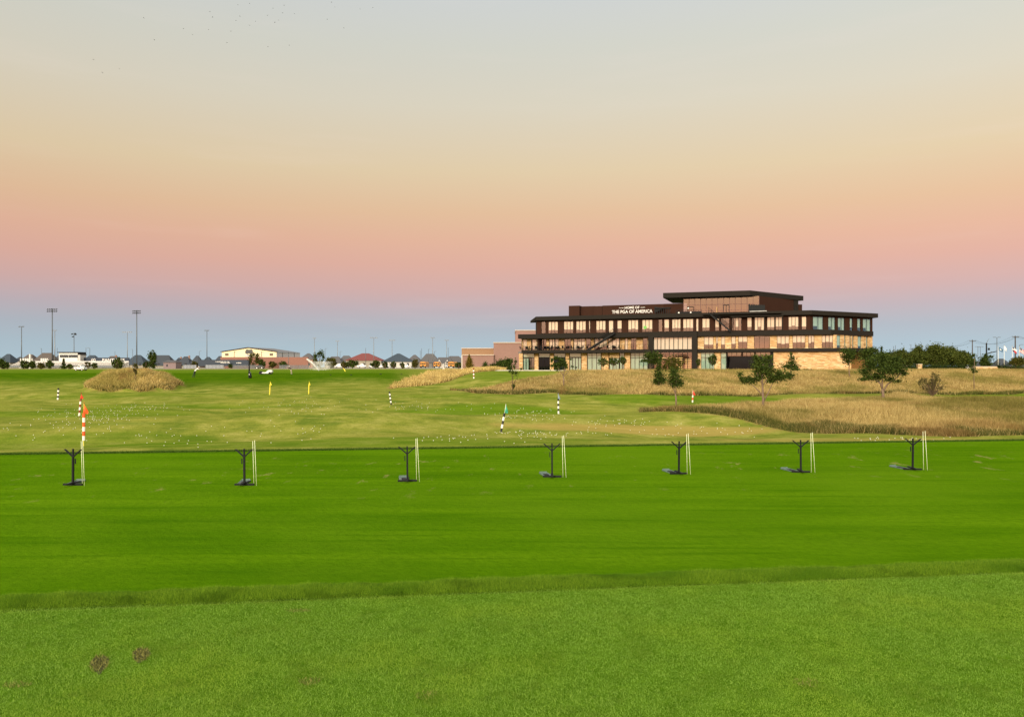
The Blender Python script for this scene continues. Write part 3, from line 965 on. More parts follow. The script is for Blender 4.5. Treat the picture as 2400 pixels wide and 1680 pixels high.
# --- left single-storey wing
wg = MB()
FW = Face((FA.pt(0, -9).x - 4.6, FA.pt(0, -9).y - .4), XY(FA.pt(FA.s(1222, 0), -.6)))
for s0, s1 in ((0, .30), (.36, .44), (.5, .58), (.66, .74), (.82, 1.0)):
    FW.box(wg, FW.L * s0, FW.L * s1, -.5, 0, Z0, Z1 - .1)
wg.build('wing_wall', STONE, bld)
wg = MB()
a, b = FW.pt(0, .9), FW.pt(FW.L, .9)
c, d_ = FW.pt(FW.L, -6), FW.pt(0, -6)
wg.hexa([(a.x, a.y, Z1 - .1), (b.x, b.y, Z1 - .1), (c.x, c.y, Z1 - .1), (d_.x, d_.y, Z1 - .1), (a.x, a.y, Z1 + .25), (b.x, b.y, Z1 + .42), (c.x, c.y, Z1 + .42), (d_.x, d_.y, Z1 + .25)])
wg.build('wing_roof', M('grey_roof_edge', (.12, .11, .105), .6), bld)
wg = MB(); FW.box(wg, .05, FW.L - .05, -.42, -.40, Z0, Z1 - .1); wg.build('wing_glazing', DGLASS, bld)
# --- penthouse and roof-top walls
FP = Face(XY(FA.pt(0, -8.5)), XY(FA.pt(FA.L, -8.5)))
zroof = 16.55
def pxd(x, d): return ((x - HX) / S * d, d)
apex, rr, ll = pxd(1758, 160), pxd(1883, 172.5), XY(FA.pt(FA.s(1554, -6), -6))
mb = MB(); mb.prism([ll, apex, rr, (rr[0] - 6, rr[1] + 9), (ll[0] + 5, ll[1] + 14)], zroof, zroof + 1.05)
mb.build('penthouse_roof', DARKM, bld)
s0, s1 = FP.s(1602), FP.s(1779)
pg = MB()
for i in range(14):
    q = s0 + (s1 - s0) * i / 13
    FP.box(pg, q - .045, q + .045, -.06, .06, Z3b, zroof)
for z in (15.0, 13.7): FP.box(pg, s0, s1, -.05, .05, z - .035, z + .035)
pgo = pg.build('penthouse_window', M('red_mullion', (.10, .03, .025), .5), bld)
a, b = FP.pt(s0), FP.pt(s1)
MB().add([(a.x, a.y, Z3b), (b.x, b.y, Z3b), (b.x, b.y, zroof), (a.x, a.y, zroof)], [(0, 1, 2, 3)]).build('pane', glass_mat('bronze_glass', (1, .86, .74), (.42, .34, .30), .22), pgo)
mb = MB(); FP.box(mb, s0 + .1, s1 - .1, -5.3, -5, Z3b, zroof); mb.build('interior_wall', M('interior_clay', (.30, .11, .06), .8, var=.2), bld)
pd = MB(); sD = FP.s(1702); FP.box(pd, sD - .65, sD - .55, .05, .12, Z3b, 14.75); FP.box(pd, sD + .55, sD + .65, .05, .12, Z3b, 14.75); FP.box(pd, sD - .65, sD + .65, .05, .12, 14.75, 14.9); FP.box(pd, sD - .05, sD + .05, .05, .12, Z3b, 14.75)
pd.build('door', BLACK, bld)
pd = MB(); sD = FP.s(1618); FP.box(pd, sD - .7, sD - .6, .05, .12, Z3b, 14.55); FP.box(pd, sD + .6, sD + .7, .05, .12, Z3b, 14.55); FP.box(pd, sD - .7, sD + .7, .05, .12, 14.55, 14.7)
pd.build('door', BLACK, bld)
mb = MB()                                                 # brown right flank, open at the far end
c0 = FP.pt(s1); c1 = Vector(pxd(1860, 170.5)); c2 = Vector(pxd(1872, 171.6)); c3 = Vector(pxd(1880, 172.2))
def seg(mb, a, b, z0, z1, th=.3):
    d = (b - a).normalized(); n_ = Vector((d.y, -d.x)) * th
    mb.prism([(a.x, a.y), (b.x, b.y), (b.x - n_.x, b.y - n_.y), (a.x - n_.x, a.y - n_.y)], z0, z1)
seg(mb, Vector((c0.x, c0.y)), c1, Z3b, zroof)
seg(mb, c2, c3, Z3b, zroof - .9)
mb.build('penthouse_wall', BROWN, bld)
mb = MB(); seg(mb, c1 + Vector((.15, .1)), c2 - Vector((.1, .05)), Z3b, zroof, .8); mb.build('penthouse_pillar', DARKM, bld)
FS = Face(XY(FA.pt(0, -5)), XY(FA.pt(FA.L, -5)))
mb = MB(); FS.box(mb, FS.s(1412), FS.s(1556), -.3, 0, Z3b, 15.15); mb.build('sign_wall', BROWN, bld)
mb = MB(); FP.box(mb, FP.s(1556), FP.s(1602), -.3, 0, Z3b, 15.45); mb.build('penthouse_wall', BROWN, bld)
mb = MB()
FS.box(mb, FS.s(1333), FS.s(1358), -3, 0, Z3b, 15.3)
FS.box(mb, FS.s(1358) + .01, FS.s(1391), -3, -1.4, Z3b, 15.22)
FS.box(mb, FS.s(1391) + .01, FS.s(1410.5), -3, -.3, Z3b, 15.1)
mb.build('roof_screen', BROWN, bld)
mb = MB(); FS.box(mb, FS.s(1392), FS.s(1470), .5, .6, Z3b, Z3b + .16); FS.box(mb, FS.s(1466), FS.s(1490), .62, .8, Z3b, Z3b + .32)
mb.build('roof_upstand', WHITE, bld)
mb = MB()                                                 # pergola and dark screens on the roof deck
for i in range(8):
    q = FS.s(1536 + i * 4.8, 1.5); FS.box(mb, q - .06, q + .06, 1.4, 1.5, Z3b, 14.05)
FS.box(mb, FS.s(1534, 1.5), FS.s(1571, 1.5), .4, 1.7, 14.05, 14.25)
a = FS.pt(FS.s(1534, 1.5), 1.45); b = FS.pt(FS.s(1550, 1.5), 1.45)
mb.hexa([(a.x, a.y, 13.2), (b.x, b.y, 13.9), (b.x, b.y + .2, 13.9), (a.x, a.y + .2, 13.2), (a.x, a.y, 14.5), (b.x, b.y, 14.26), (b.x, b.y + .2, 14.26), (a.x, a.y + .2, 14.5)])
mb.build('pergola', BLACK, bld)
mb = MB()
for i in range(7):
    q = FS.s(1754 + i * 5.6, 1); FS.box(mb, q, q + .36, .9, 1.0, 13.1, 14.55 - .04 * i)
FS.box(mb, FS.s(1754, 1), FS.s(1793, 1), .86, .9, 13.0, 14.3)
mb.build('privacy_screen', BLACK, bld)
mb = MB(); FS.box(mb, FS.s(1757, 1.6), FS.s(1797, 1.6), 1.2, 1.6, Z3b + .05, Z3b + .42); mb.build('planter_box', WHITE, bld)
mb = MB(); s0_, s1_ = FS.s(1584, 2), FS.s(1644, 2)
FS.box(mb, s0_, s1_, 1.98, 2.02, 13.55, 13.62); FS.box(mb, s0_, s1_, 1.3, 1.34, Z3b, 13.3)
for i in range(9):
    q = s0_ + (s1_ - s0_) * i / 8; FS.box(mb, q - .03, q + .03, 1.97, 2.03, Z3b, 13.55)
mb.build('roof_railing', BLACK, bld)
LAMPW = M('opal_globe', (.8, .78, .72), .3, var=.03)
for x in (1591, 1613, 1619):
    p = FS.pt(FS.s(x, 2.2), 2.2); mb = MB(); mb.ball((p.x, p.y, 13.0 if x != 1613 else 13.9), .19, 10, 6); mb.build('globe_lamp', LAMPW, bld, True)
p = FP.pt(FP.s(1681), 1.0); mb = MB(); mb.tube([(p.x, p.y, Z3b), (p.x, p.y, 14.4)], .09, 8); mb.build('glow_column', glow_mat('heater_glow', (1, .55, .2), .9), bld)
# --- outside stairs
def stair(xa, zA, xb, zB, o):
    mb = MB()
    a, b = FA.pt(FA.s(xa, o), o), FA.pt(FA.s(xb, o), o)
    n_ = 15
    for side in (0, -1.1):
        a2, b2 = a + FA.n * side, b + FA.n * side
        t_ = FA.n * .06
        mb.hexa([(a2.x, a2.y, zA - .28), (b2.x, b2.y, zB - .28), (b2.x - t_.x, b2.y - t_.y, zB - .28), (a2.x - t_.x, a2.y - t_.y, zA - .28),
                 (a2.x, a2.y, zA + .12), (b2.x, b2.y, zB + .12), (b2.x - t_.x, b2.y - t_.y, zB + .12), (a2.x - t_.x, a2.y - t_.y, zA + .12)])
        mb.tube([(a2.x, a2.y, zA + .98), (b2.x, b2.y, zB + .98)], .035, 6)
        for i in range(9):
            q = a2.lerp(b2, i / 8); z = zA + (zB - zA) * i / 8
            mb.tube([(q.x, q.y, z), (q.x, q.y, z + .98)], .02, 5)
        for k in (.35, .65):
            mb.tube([(a2.x, a2.y, zA + k), (b2.x, b2.y, zB + k)], .014, 5)
    for i in range(n_):
        q0, q1 = a.lerp(b, i / n_), a.lerp(b, (i + 1) / n_); z = zA + (zB - zA) * (i + .5) / n_
        i0, i1 = q0 - FA.n * 1.04, q1 - FA.n * 1.04
        mb.prism([XY(q0 - FA.n * .07), XY(q1 - FA.n * .07), XY(i1), XY(i0)], z - .03, z + .02)
    mb.build('stair', BLACK, bld)
stair(1376, Z1b, 1440, Z2b, 2.2)
stair(1712, Z2b, 1660, Z3b, 2.2)
mb = MB(); FA.box(mb, FA.s(1648, 1.2), FA.s(1832, 1.2), 1.22, 2.2, Z3b - .5, Z3b - .3); mb.build('stair_landing', DARKM, bld)
mb = MB(); FA.box(mb, FA.s(1712, 2.0), FA.s(1836, 2.0), .2, 2.0, Z3 - .12, Z3 + .04); mb.build('canopy', DARKM, bld)
mb = MB()
for q in (FA.s(1716, 1.9), FA.s(1792, 1.9), FA.s(1834, 1.9)): FA.box(mb, q - .06, q + .06, 1.82, 1.94, Z2b, Z3 - .12)
mb.build('canopy_post', DARKM, bld)

# --- wall lettering
def text_mesh(body, size, width=None):
    cu = bpy.data.curves.new('lettering', 'FONT')
    cu.body = body; cu.size = size; cu.align_x = 'CENTER'; cu.extrude = .04; cu.offset = .02 * size
    o = bpy.data.objects.new('lettering', cu)
    COL.objects.link(o)
    dg = bpy.context.evaluated_depsgraph_get()
    me = bpy.data.meshes.new_from_object(o.evaluated_get(dg))
    bpy.data.objects.remove(o)
    if width:
        xs = [v.co.x for v in me.vertices]
        k = width / (max(xs) - min(xs)); c = (max(xs) + min(xs)) / 2
        for v in me.vertices: v.co.x = (v.co.x - c) * k
    return me

def place_text(face, me, s, o, z, mat, parent, name):
    for v in me.vertices:
        p = face.pt(s + v.co.x, o + v.co.z)
        v.co = Vector((p.x, p.y, z + v.co.y)) - wloc(parent)
    me.materials.append(mat)
    return link(bpy.data.objects.new(name, me), parent)
LET = M('sign_white', (.62, .61, .59), .4, var=.02)
sg = FS.pt(FS.s(1481), .02)
sign = empty('wall_sign', (sg.x, sg.y, 14.0))
tag(sign, 'white raised lettering reading HOME OF THE PGA OF AMERICA on the brown roof wall', 'sign')
sc0 = FS.s(1481.5)
place_text(FS, text_mesh('THE PGA OF AMERICA', .95, FS.s(1529) - FS.s(1434)), sc0, .06, 13.36, LET, sign, 'lettering')
place_text(FS, text_mesh('HOME OF', .70, FS.s(1499) - FS.s(1464.5)), sc0, .06, 14.30, LET, sign, 'lettering')
mb = MB(); FS.box(mb, FS.s(1451), FS.s(1462.5), .02, .1, 14.48, 14.56); mb.build('rule', LET, sign)
mb = MB(); FS.box(mb, FS.s(1501), FS.s(1512), .02, .1, 14.48, 14.56); mb.build('rule', LET, sign)

# --- terrace furniture
def chair_proto():
    c = empty('patio_chair', (0, 0, 0))
    MB().box(-.27, .27, -.27, .27, .38, .46).build('seat', BLACK, c, local=True)
    MB().hexa([(-.27, .22, .46), (.27, .22, .46), (.27, .29, .46), (-.27, .29, .46), (-.27, .32, .95), (.27, .32, .95), (.27, .37, .95), (-.27, .37, .95)]).build('backrest', BLACK, c, local=True)
    for sx in (-1, 1):
        for sy in (-1, 1):
            MB().tube([(sx * .24, sy * .24, 0), (sx * .24, sy * .24, .38)], .022, 6).build('leg', BLACK, c, local=True)
    return c
def table_proto():
    c = empty('patio_table', (0, 0, 0))
    MB().prism([(.55 * math.cos(t * math.pi / 8), .55 * math.sin(t * math.pi / 8)) for t in range(16)], .70, .745).build('tabletop', BLACK, c, local=True)
    MB().tube([(0, 0, .03), (0, 0, .70)], .05, 8).build('pedestal', BLACK, c, local=True)
    MB().prism([(.3 * math.cos(t * math.pi / 6), .3 * math.sin(t * math.pi / 6)) for t in range(12)], 0, .03).build('base', BLACK, c, local=True)
    return c
chair, table = chair_proto(), table_proto()
first = [True, True]
for i, x in enumerate((1232, 1254, 1281, 1306, 1331, 1353, 1437)):
    t_ = table if first[0] else copy_tree(table)
    first[0] = False
    p = FA.pt(FA.s(x, .2), .2); t_.location = (p.x, p.y, Z1b)
    tag(t_, 'round dark table on the stone terrace of the office building', 'table', 'tables on the terrace')
    for dx, rz in ((-1.0, 1.5), (1.0, -1.6), (.1, .2)):
        c_ = chair if first[1] else copy_tree(chair)
        first[1] = False
        q = FA.pt(FA.s(x, .2) + dx, .2 if abs(dx) > .5 else -.75); c_.location = (q.x, q.y, Z1b)
        c_.rotation_euler = (0, 0, rz + RW.uniform(-.3, .3) + FA.e.angle_signed(Vector((1, 0))) * -1)
        tag(c_, 'dark chair beside a table on the stone terrace of the office building', 'chair', 'chairs on the terrace')

# pavement in front of the building's left end
mb = MB()
ppts = []
for i in range(15):
    x = 1143 + (1330 - 1143) * i / 14
    ppts.append((at(x, 158 - .3 * i), at(x, 152 - .3 * i)))
for i in range(14):
    (a0, a1), (b0, b1) = ppts[i], ppts[i + 1]
    up = Vector((0, 0, .12))
    mb.hexa([a1 - up, b1 - up, b0 - up, a0 - up, a1 + up, b1 + up, b0 + up, a0 + up])
tag(mb.build('path', M('concrete', (.55, .52, .46), .85, var=.12), None), kind='structure')

# ---------------------------------------------------------------- brick building behind
BR1 = brick_mat('mauve_brick', (.29, .175, .15), (.22, .13, .115))
BR2 = brick_mat('tan_brick', (.33, .20, .115), (.25, .15, .085))
def slab_box(mb, x0, x1, ytop, d, depth, zbase, mi=0):
    X0, X1 = (x0 - HX) / S * d, (x1 - HX) / S * d
    mb.box(X0, X1, d, d + depth, zbase, zy(ytop, d), mi)
bb = empty('brick_building', at(1150, 232))
tag(bb, 'stepped pinkish brown brick building behind the left end of the office building', 'building')
mb = MB(); slab_box(mb, 1084, 1157, 832.5, 230, 18, 0); slab_box(mb, 1156.9, 1235, 803, 231, 22, 0); slab_box(mb, 1208, 1275, 774.5, 240, 24, 0)
mb.build('wall', BR1, bb)
mb = MB(); slab_box(mb, 1082, 1157, 816.5, 236, 12, zy(832, 236)); tag(mb.build('upper_wall', BR2, bb), 'tan brick upper wall')
mb = MB()
for x0, x1, y_, d, dep in ((1083, 1157.5, 831.2, 229.7, 3), (1081, 1156, 815.8, 235.7, 12), (1155.8, 1236, 802.4, 230.7, 22), (1207, 1276, 773.8, 239.7, 24)):
    X0, X1 = (x0 - HX) / S * d, (x1 - HX) / S * d
    z = zy(y_, d); mb.box(X0, X1, d, d + dep, z - .16, z + .05)
mb.build('coping', M('stone_coping', (.50, .42, .36), .7), bb)
mb = MB(); slab_box(mb, 1081.5, 1083.9, 832, 229.9, 1, 0); mb.build('corner_pier', M('pale_pier', (.52, .45, .40), .8), bb)
# ---------------------------------------------------------------- trees and shrubs
def leaves(name, clumps, per, size, mat, parent, flat=.8):
    """leaf-sized quads spread through ellipsoidal clumps (c, rx, ry, rz)"""
    Cs, = [[]]
    for (c, rx, ry, rz) in clumps:
        n_ = max(40, int(per * (rx * ry * rz) ** .72))
        d = rng.normal(0, 1, (n_, 3)); d /= np.linalg.norm(d, axis=1)[:, None]
        r = rng.random(n_) ** .55 * (1 + .36 * rng.normal(0, 1, n_))
        lump = 1 + .28 * np.sin(d[:, 0] * 5 + c[0] * 3) * np.sin(d[:, 2] * 6 + c[1]) + .18 * np.sin(d[:, 1] * 9 + d[:, 2] * 7)
        Cs.append(np.array([c[0], c[1], c[2]]) + d * (r * lump)[:, None] * np.array([rx, ry, rz]))
    P = np.concatenate(Cs)
    n_ = len(P)
    a = rng.normal(0, 1, (n_, 3)); a /= np.linalg.norm(a, axis=1)[:, None]
    b = rng.normal(0, 1, (n_, 3)); b -= a * np.sum(a * b, 1)[:, None]; b /= np.linalg.norm(b, axis=1)[:, None]
    sz = size * rng.uniform(.6, 1.5, n_)[:, None]
    Vv = np.stack([P - a * sz, P + b * sz * .5, P + a * sz, P - b * sz * .5], 1).reshape(-1, 3)
    off = wloc(parent) if parent is not None else Vector((0, 0, 0))
    Vv = Vv - np.array(off)
    return mesh_np(name, Vv, np.arange(4 * n_).reshape(n_, 4), mat, parent)

def tree(label, base, clumps, limbs, name='tree', cat='tree', leaf=LEAF_D, bark=BARK, per=900, size=.09, group=None, seed=0, fat=1.0):
    """clumps [(x, y, rx, ry)] and limbs [([(x, y)...], r0, r1)] are in photo pixels at the tree's own distance"""
    r = random.Random(seed + int(base.x * 10))
    d = base.y
    k = d / S
    e = empty(name, base)
    def W(x, y, dy=0.0): return Vector(((x - HX) * k, d + dy, zy(y, d)))
    mb = MB()
    for pts, r0, r1 in limbs:
        n_ = len(pts)
        P = []
        for i, (x, y) in enumerate(pts):
            P.append(W(x, y, 0 if i == 0 else r.uniform(-.5, .5) * i * k * 6))
        mb.tube(P, [max(.012, (r0 + (r1 - r0) * i / (n_ - 1)) * k) for i in range(n_)], 7)
    mb.build('trunk', bark, e, True)
    cl = []
    for i, (x, y, rx, ry) in enumerate(clumps):
        dy = r.uniform(-.6, .6) * rx * k
        cl.append((W(x, y, dy), rx * k * fat, (rx + ry) * .5 * k * fat, ry * k * fat))
    if cl: leaves('crown', cl, per, size, leaf, e)
    tag(e, label, cat, group)
    return e

def auto(x, yb, yt, hw, ycb, style='round', seed=1):
    """clumps and limbs of a small tree: base row yb, top row yt, half width hw, crown bottom row ycb (photo pixels)"""
    r = random.Random(seed * 31 + int(x))
    cl, li = [], []
    H = ycb - yt
    li.append(([(x, yb), (x + r.uniform(-1, 1), (yb + ycb) / 2), (x + r.uniform(-1, 1), ycb), (x + r.uniform(-2, 2), yt + H * .3)], max(1.1, hw * .085), .4))
    if style == 'cone':
        for i in range(9):
            f = i / 8
            w = hw * (1 - f * .9)
            for sgn in (-1, 1):
                cl.append((x + sgn * w * .42 * r.uniform(.5, 1.1), ycb - f * H * .92, max(1.5, w * .55), max(1.6, H * .10)))
        return cl, li
    n_ = 10 if style == 'round' else 7
    for i in range(n_):
        a = 2 * math.pi * i / n_ + r.uniform(-.3, .3)
        q = r.uniform(.45, .8)
        cx_, cy_ = x + hw * q * math.cos(a), (yt + ycb) / 2 - H * .5 * q * math.sin(a)
        cl.append((cx_, cy_, hw * r.uniform(.25, .42), H * r.uniform(.14, .22)))
        li.append(([(x, ycb + (yb - ycb) * .12), ((x + cx_) / 2 + r.uniform(-1, 1), (ycb + cy_) / 2), (cx_, cy_)], max(.7, hw * .045), .25))
    if style == 'round':
        cl.append((x, (yt + ycb) / 2, hw * .5, H * .32))
    return cl, li

z6 = lambda u, v: (1500 + u / 5.218, 800 + v / 5.218)
z7 = lambda u, v: (1900 + u / 4.592, 740 + v / 4.592)
# the large vase-shaped tree
def cz(f, sc, u, v, ru, rv): x, y_ = f(u, v); return (x, y_, ru / sc, rv / sc)
c7 = [cz(z6, 5.218, *q) for q in [(1490, 250, 105, 60), (1500, 340, 110, 70), (1440, 300, 60, 60), (1560, 390, 70, 60), (1470, 420, 60, 45), (1370, 470, 95, 42), (1290, 480, 70, 35), (1215, 410, 28, 35), (1255, 450, 40, 25), (1660, 440, 90, 50), (1740, 430, 80, 45), (1820, 420, 60, 45), (1690, 390, 60, 40), (1600, 480, 60, 28), (1420, 190, 45, 25), (1560, 200, 45, 30)]]
l7 = [([z6(1505, 825), z6(1503, 700), z6(1500, 560), z6(1495, 430), z6(1490, 280)], 3.4, .8),
      ([z6(1490, 650), z6(1440, 590), z6(1380, 540), z6(1300, 490)], 1.5, .5), ([z6(1515, 730), z6(1560, 640), z6(1600, 560), z6(1640, 500), z6(1720, 430)], 1.5, .5),
      ([z6(1500, 540), z6(1560, 450), z6(1600, 380)], 1.1, .4), ([z6(1497, 520), z6(1440, 440), z6(1430, 330)], 1.1, .4)]
tree('wide vase shaped tree with bare forked trunk standing in the golden grass mound', G(1788.5, 957.5), c7, l7, leaf=LEAF_M, bark=BARKP, per=2500, size=.075, fat=1.16)
# the dark spreading oak on the right
c10 = [cz(z7, 4.592, *q) for q in [(790, 470, 130, 60), (680, 530, 110, 70), (880, 540, 110, 70), (780, 580, 150, 70), (600, 600, 75, 55), (640, 500, 70, 50), (960, 600, 70, 48), (1005, 620, 40, 30), (570, 680, 62, 26), (640, 665, 70, 35), (840, 680, 60, 35), (935, 705, 52, 20), (730, 650, 80, 50), (900, 470, 70, 45), (770, 415, 60, 30)]]
l10 = [([z7(785, 912), z7(778, 840), z7(770, 770)], 3.8, 2.4), ([z7(775, 790), z7(745, 730), z7(690, 680), z7(640, 600)], 2.2, .7), ([z7(785, 810), z7(830, 740), z7(890, 690), z7(960, 620)], 2.0, .7), ([z7(772, 780), z7(775, 700), z7(780, 560)], 2.0, .8), ([z7(775, 770), z7(730, 690), z7(720, 560)], 1.5, .6)]
tree('dense dark spreading oak in the golden grass right of the building corner', G(2070.5, 938.5), c10, l10, leaf=LEAF_D, bark=BARKP, per=1700, size=.085)
# slim twin-stem tree
c6 = [cz(z6, 5.218, *q) for q in [(420, 400, 75, 50), (440, 470, 80, 55), (400, 480, 60, 50), (470, 530, 60, 35), (420, 360, 60, 35), (400, 540, 35, 25), (500, 500, 35, 30)]]
l6 = [([z6(440, 805), z6(438, 700), z6(432, 610)], 2.2, 1.5), ([z6(436, 660), z6(410, 580), z6(390, 520), z6(380, 440)], 1.3, .5), ([z6(436, 640), z6(440, 560), z6(450, 460), z6(440, 380)], 1.3, .5)]
tree('narrow dark tree with pale stem at the left tip of the golden grass mound', G(1584.5, 955), c6, l6, leaf=LEAF_D, bark=BARKP, per=1900, size=.07, fat=1.25)
c5 = [cz(z6, 5.218, *q) for q in [(230, 330, 30, 45), (225, 400, 50, 40), (235, 460, 65, 40), (220, 500, 50, 30), (280, 470, 40, 30), (190, 490, 30, 22), (240, 270, 18, 40)]]
tree('feathery conical tree growing on the bank left of the narrow dark tree', G(1543, 907), c5, [([z6(225, 560), z6(228, 480), z6(232, 300)], 1.2, .4)], leaf=LEAF_D, per=1500, size=.10, fat=1.25)
# paler tree by the portal
c5b = [cz(z6, 5.218, *q) for q in [(330, 250, 50, 60), (420, 230, 60, 60), (380, 300, 80, 50), (480, 260, 55, 60), (300, 320, 40, 40), (440, 320, 60, 30)]]
tree('loose yellowish green tree before the glazed portal', at(1577, 132), c5b, [([(1577, 878), (1576, 862), (1574, 845)], 1.4, .5)], leaf=LEAF_Y, per=420, size=.16)
c4 = [cz(z6, 5.218, *q) for q in [(100, 180, 70, 45), (170, 170, 60, 50), (60, 235, 50, 20), (200, 230, 70, 50), (140, 250, 50, 30), (250, 180, 35, 40), (20, 245, 25, 10)]]
tree('dark flat topped tree against the left pillar of the portal', at(1522, 140), c4, [([z6(120, 400), z6(122, 330), z6(130, 220)], 1.3, .5), ([z6(122, 330), z6(200, 260)], .8, .3)], leaf=LEAF_D, per=900, size=.13)
for x, yb, yt, hw, ycb, d, lab, sd in [
        (1414, 870, 836, 14, 858, 143, 'thin small tree before the ground floor glazing, leftmost of the three near the stone column', 1),
        (1439, 870, 838, 13, 856, 144, 'small dark tree before the ground floor glazing, middle of the three near the stone column', 2),
        (1460, 870, 834, 9, 854, 144, 'narrow small tree before the ground floor glazing, nearest the stone column on its left', 3),
        (1670, 869, 831, 13, 856, 141, 'small round tree before the glazing right of the portal', 4),
        (1637, 869, 841, 5, 858, 141, 'tiny shrubby sapling against the stone column right of the portal', 5)]:
    c_, l_ = auto(x, yb, yt, hw, ycb, 'round', sd)
    tree(lab, at(x, d), c_, l_, leaf=LEAF_D, per=750 if sd > 1 else 350, size=.13)
# two thin trees on the left part of the bank
z5 = lambda u, v: (1160 + u / 8.83, 810 + v / 8.83)
c1 = [(*z5(u, v), a / 8.83, b / 8.83) for u, v, a, b in [(350, 330, 30, 70), (430, 330, 30, 80), (310, 530, 35, 40), (370, 560, 45, 45), (440, 570, 45, 50), (540, 480, 25, 30), (400, 440, 30, 50), (330, 440, 20, 40), (390, 830, 45, 55)]]
l1 = [([z5(365, 950), z5(362, 760), z5(360, 600), z5(350, 300)], 1.2, .3), ([z5(380, 790), z5(450, 680), z5(500, 560), z5(560, 450)], .7, .3), ([z5(362, 700), z5(410, 600), z5(430, 300)], .7, .3), ([z5(360, 660), z5(310, 540)], .5, .25)]
tree('spindly young tree with sparse leaves at the lower left edge of the bank', G(1201.5, 917), c1, l1, leaf=LEAF_D, per=800, size=.12)
c2 = [(*z5(u, v), a / 8.83, b / 8.83) for u, v, a, b in [(1180, 300, 35, 50), (1260, 260, 50, 40), (1250, 400, 60, 45), (1330, 400, 60, 60), (1290, 480, 60, 40), (1390, 310, 45, 60), (1440, 380, 50, 50), (1480, 440, 40, 40), (1340, 290, 40, 40), (1560, 280, 40, 18), (1600, 430, 45, 15), (1680, 450, 20, 10), (1180, 420, 30, 40)]]
l2 = [([z5(1425, 850), z5(1422, 720), z5(1418, 610)], 1.7, 1.2), ([z5(1418, 620), z5(1370, 550), z5(1320, 480), z5(1260, 380)], 1.0, .35), ([z5(1420, 610), z5(1440, 520), z5(1450, 400), z5(1400, 300)], 1.0, .35), ([z5(1430, 640), z5(1510, 560), z5(1545, 480), z5(1550, 300)], .8, .3), ([z5(1440, 520), z5(1600, 430)], .5, .25)]
tree('open branched tree with crooked fork on the bank before the dark terrace doors', G(1321, 905), c2, l2, leaf=LEAF_D, bark=BARKP, per=1300, size=.12, fat=1.1)
# right of the centre
c8 = [cz(z6, 5.218, *q) for q in [(1850, 160, 20, 30), (1860, 210, 40, 30), (1850, 260, 70, 28), (1840, 310, 95, 30), (1910, 310, 50, 35), (1780, 300, 50, 25), (1880, 340, 70, 18)]]
tree('dark pointed tree before the long golden stone wall', at(1855, 112), c8, [([(1853, 884), (1854, 860), (1855, 832)], 1.2, .4)], leaf=LEAF_D, per=1200, size=.11)
c9 = [cz(z7, 4.592, *q) for q in [(400, 390, 75, 40), (350, 380, 40, 25), (410, 440, 75, 45), (450, 420, 45, 40), (410, 490, 50, 35), (370, 440, 40, 30)]]
tree('small round headed tree with slim trunk at the right end of the stone wall', G(1991, 884), c9, [([z7(420, 665), z7(418, 580), z7(412, 420)], 1.5, .6)], leaf=LEAF_D, bark=BARKP, per=1300, size=.11)
c10b = [cz(z7, 4.592, *q) for q in [(600, 390, 70, 45), (670, 380, 55, 45), (640, 440, 110, 45), (700, 430, 50, 40)]]
tree('dark tree behind the spreading oak at the foot of the building corner', at(2038, 128), c10b, [([(2040, 870), (2040, 845)], 1.4, .6)], leaf=LEAF_D, per=1100, size=.12)
c_, l_ = auto(2066, 866, 812, 11, 862, 'cone', 3)
tree('slim conical evergreen right of the building corner', at(2066, 190), c_, l_, name='conifer', leaf=LEAF_D, per=700, size=.16)
for i, (x, yt, hw, d, lf, lab) in enumerate([
        (2112, 818, 24, 176, LEAF_R, 'green orchard tree at the left end of the dense row right of the building'),
        (2152, 812, 26, 180, LEAF_R, 'leafy tree behind the stone pillar in the dense row'),
        (2196, 806, 30, 178, LEAF_R, 'tallest tree in the middle of the dense row'),
        (2232, 812, 26, 182, LEAF_R, 'broad leafy tree on the right of the tallest one in the row'),
        (2258, 822, 18, 176, LEAF_R, 'lower tree at the right end of the dense row'),
        (2086, 826, 16, 184, LEAF_D, 'small dark tree half hidden behind the spreading oak')]):
    c_, l_ = auto(x, 869, yt, hw, 858, 'round', 40 + i)
    for q in range(9):
        c_.append((x + hw * 1.25 * (q / 4 - 1) , 842 + 8 * math.sin(q * 2.1 + i), hw * .36, 8.5))
    for q in range(5):
        c_.append((x + hw * (q / 2 - 1) * .9, yt + 14 + 5 * abs(q - 2), hw * .32, 7))
    tree(lab, at(x, d), c_, l_, leaf=lf, bark=BARKP, per=620, size=.20, group='trees in the row right of the building')
c12 = [cz(z7, 4.592, *q) for q in [(1745, 430, 28, 35), (1735, 480, 35, 35), (1760, 520, 30, 30), (1720, 540, 25, 20), (1755, 580, 45, 28), (1740, 605, 30, 15), (1785, 600, 18, 12)]]
tree('thin young tree with staked trunk on the right part of the bank', G(2283, 912), c12, [([z7(1760, 790), z7(1757, 650), z7(1748, 440)], 1.1, .35)], leaf=LEAF_D, bark=BARKP, per=900, size=.10)
c13 = [cz(z7, 4.592, *q) for q in [(1890, 470, 60, 40), (1900, 520, 65, 40), (1940, 440, 35, 15), (1860, 500, 30, 30), (1880, 430, 20, 20)]]
tree('dark bushy tree behind the low stone wall near the traffic signal', at(2311, 165), c13, [([(2311, 872), (2311, 850)], 1.2, .5)], leaf=LEAF_D, per=1000, size=.14)
c_, l_ = auto(2386, 870, 835, 20, 858, 'round', 77)
tree('olive green rounded tree behind the dark hedge by the flags', at(2386, 175), c_, l_, leaf=LEAF_Y, per=800, size=.17)
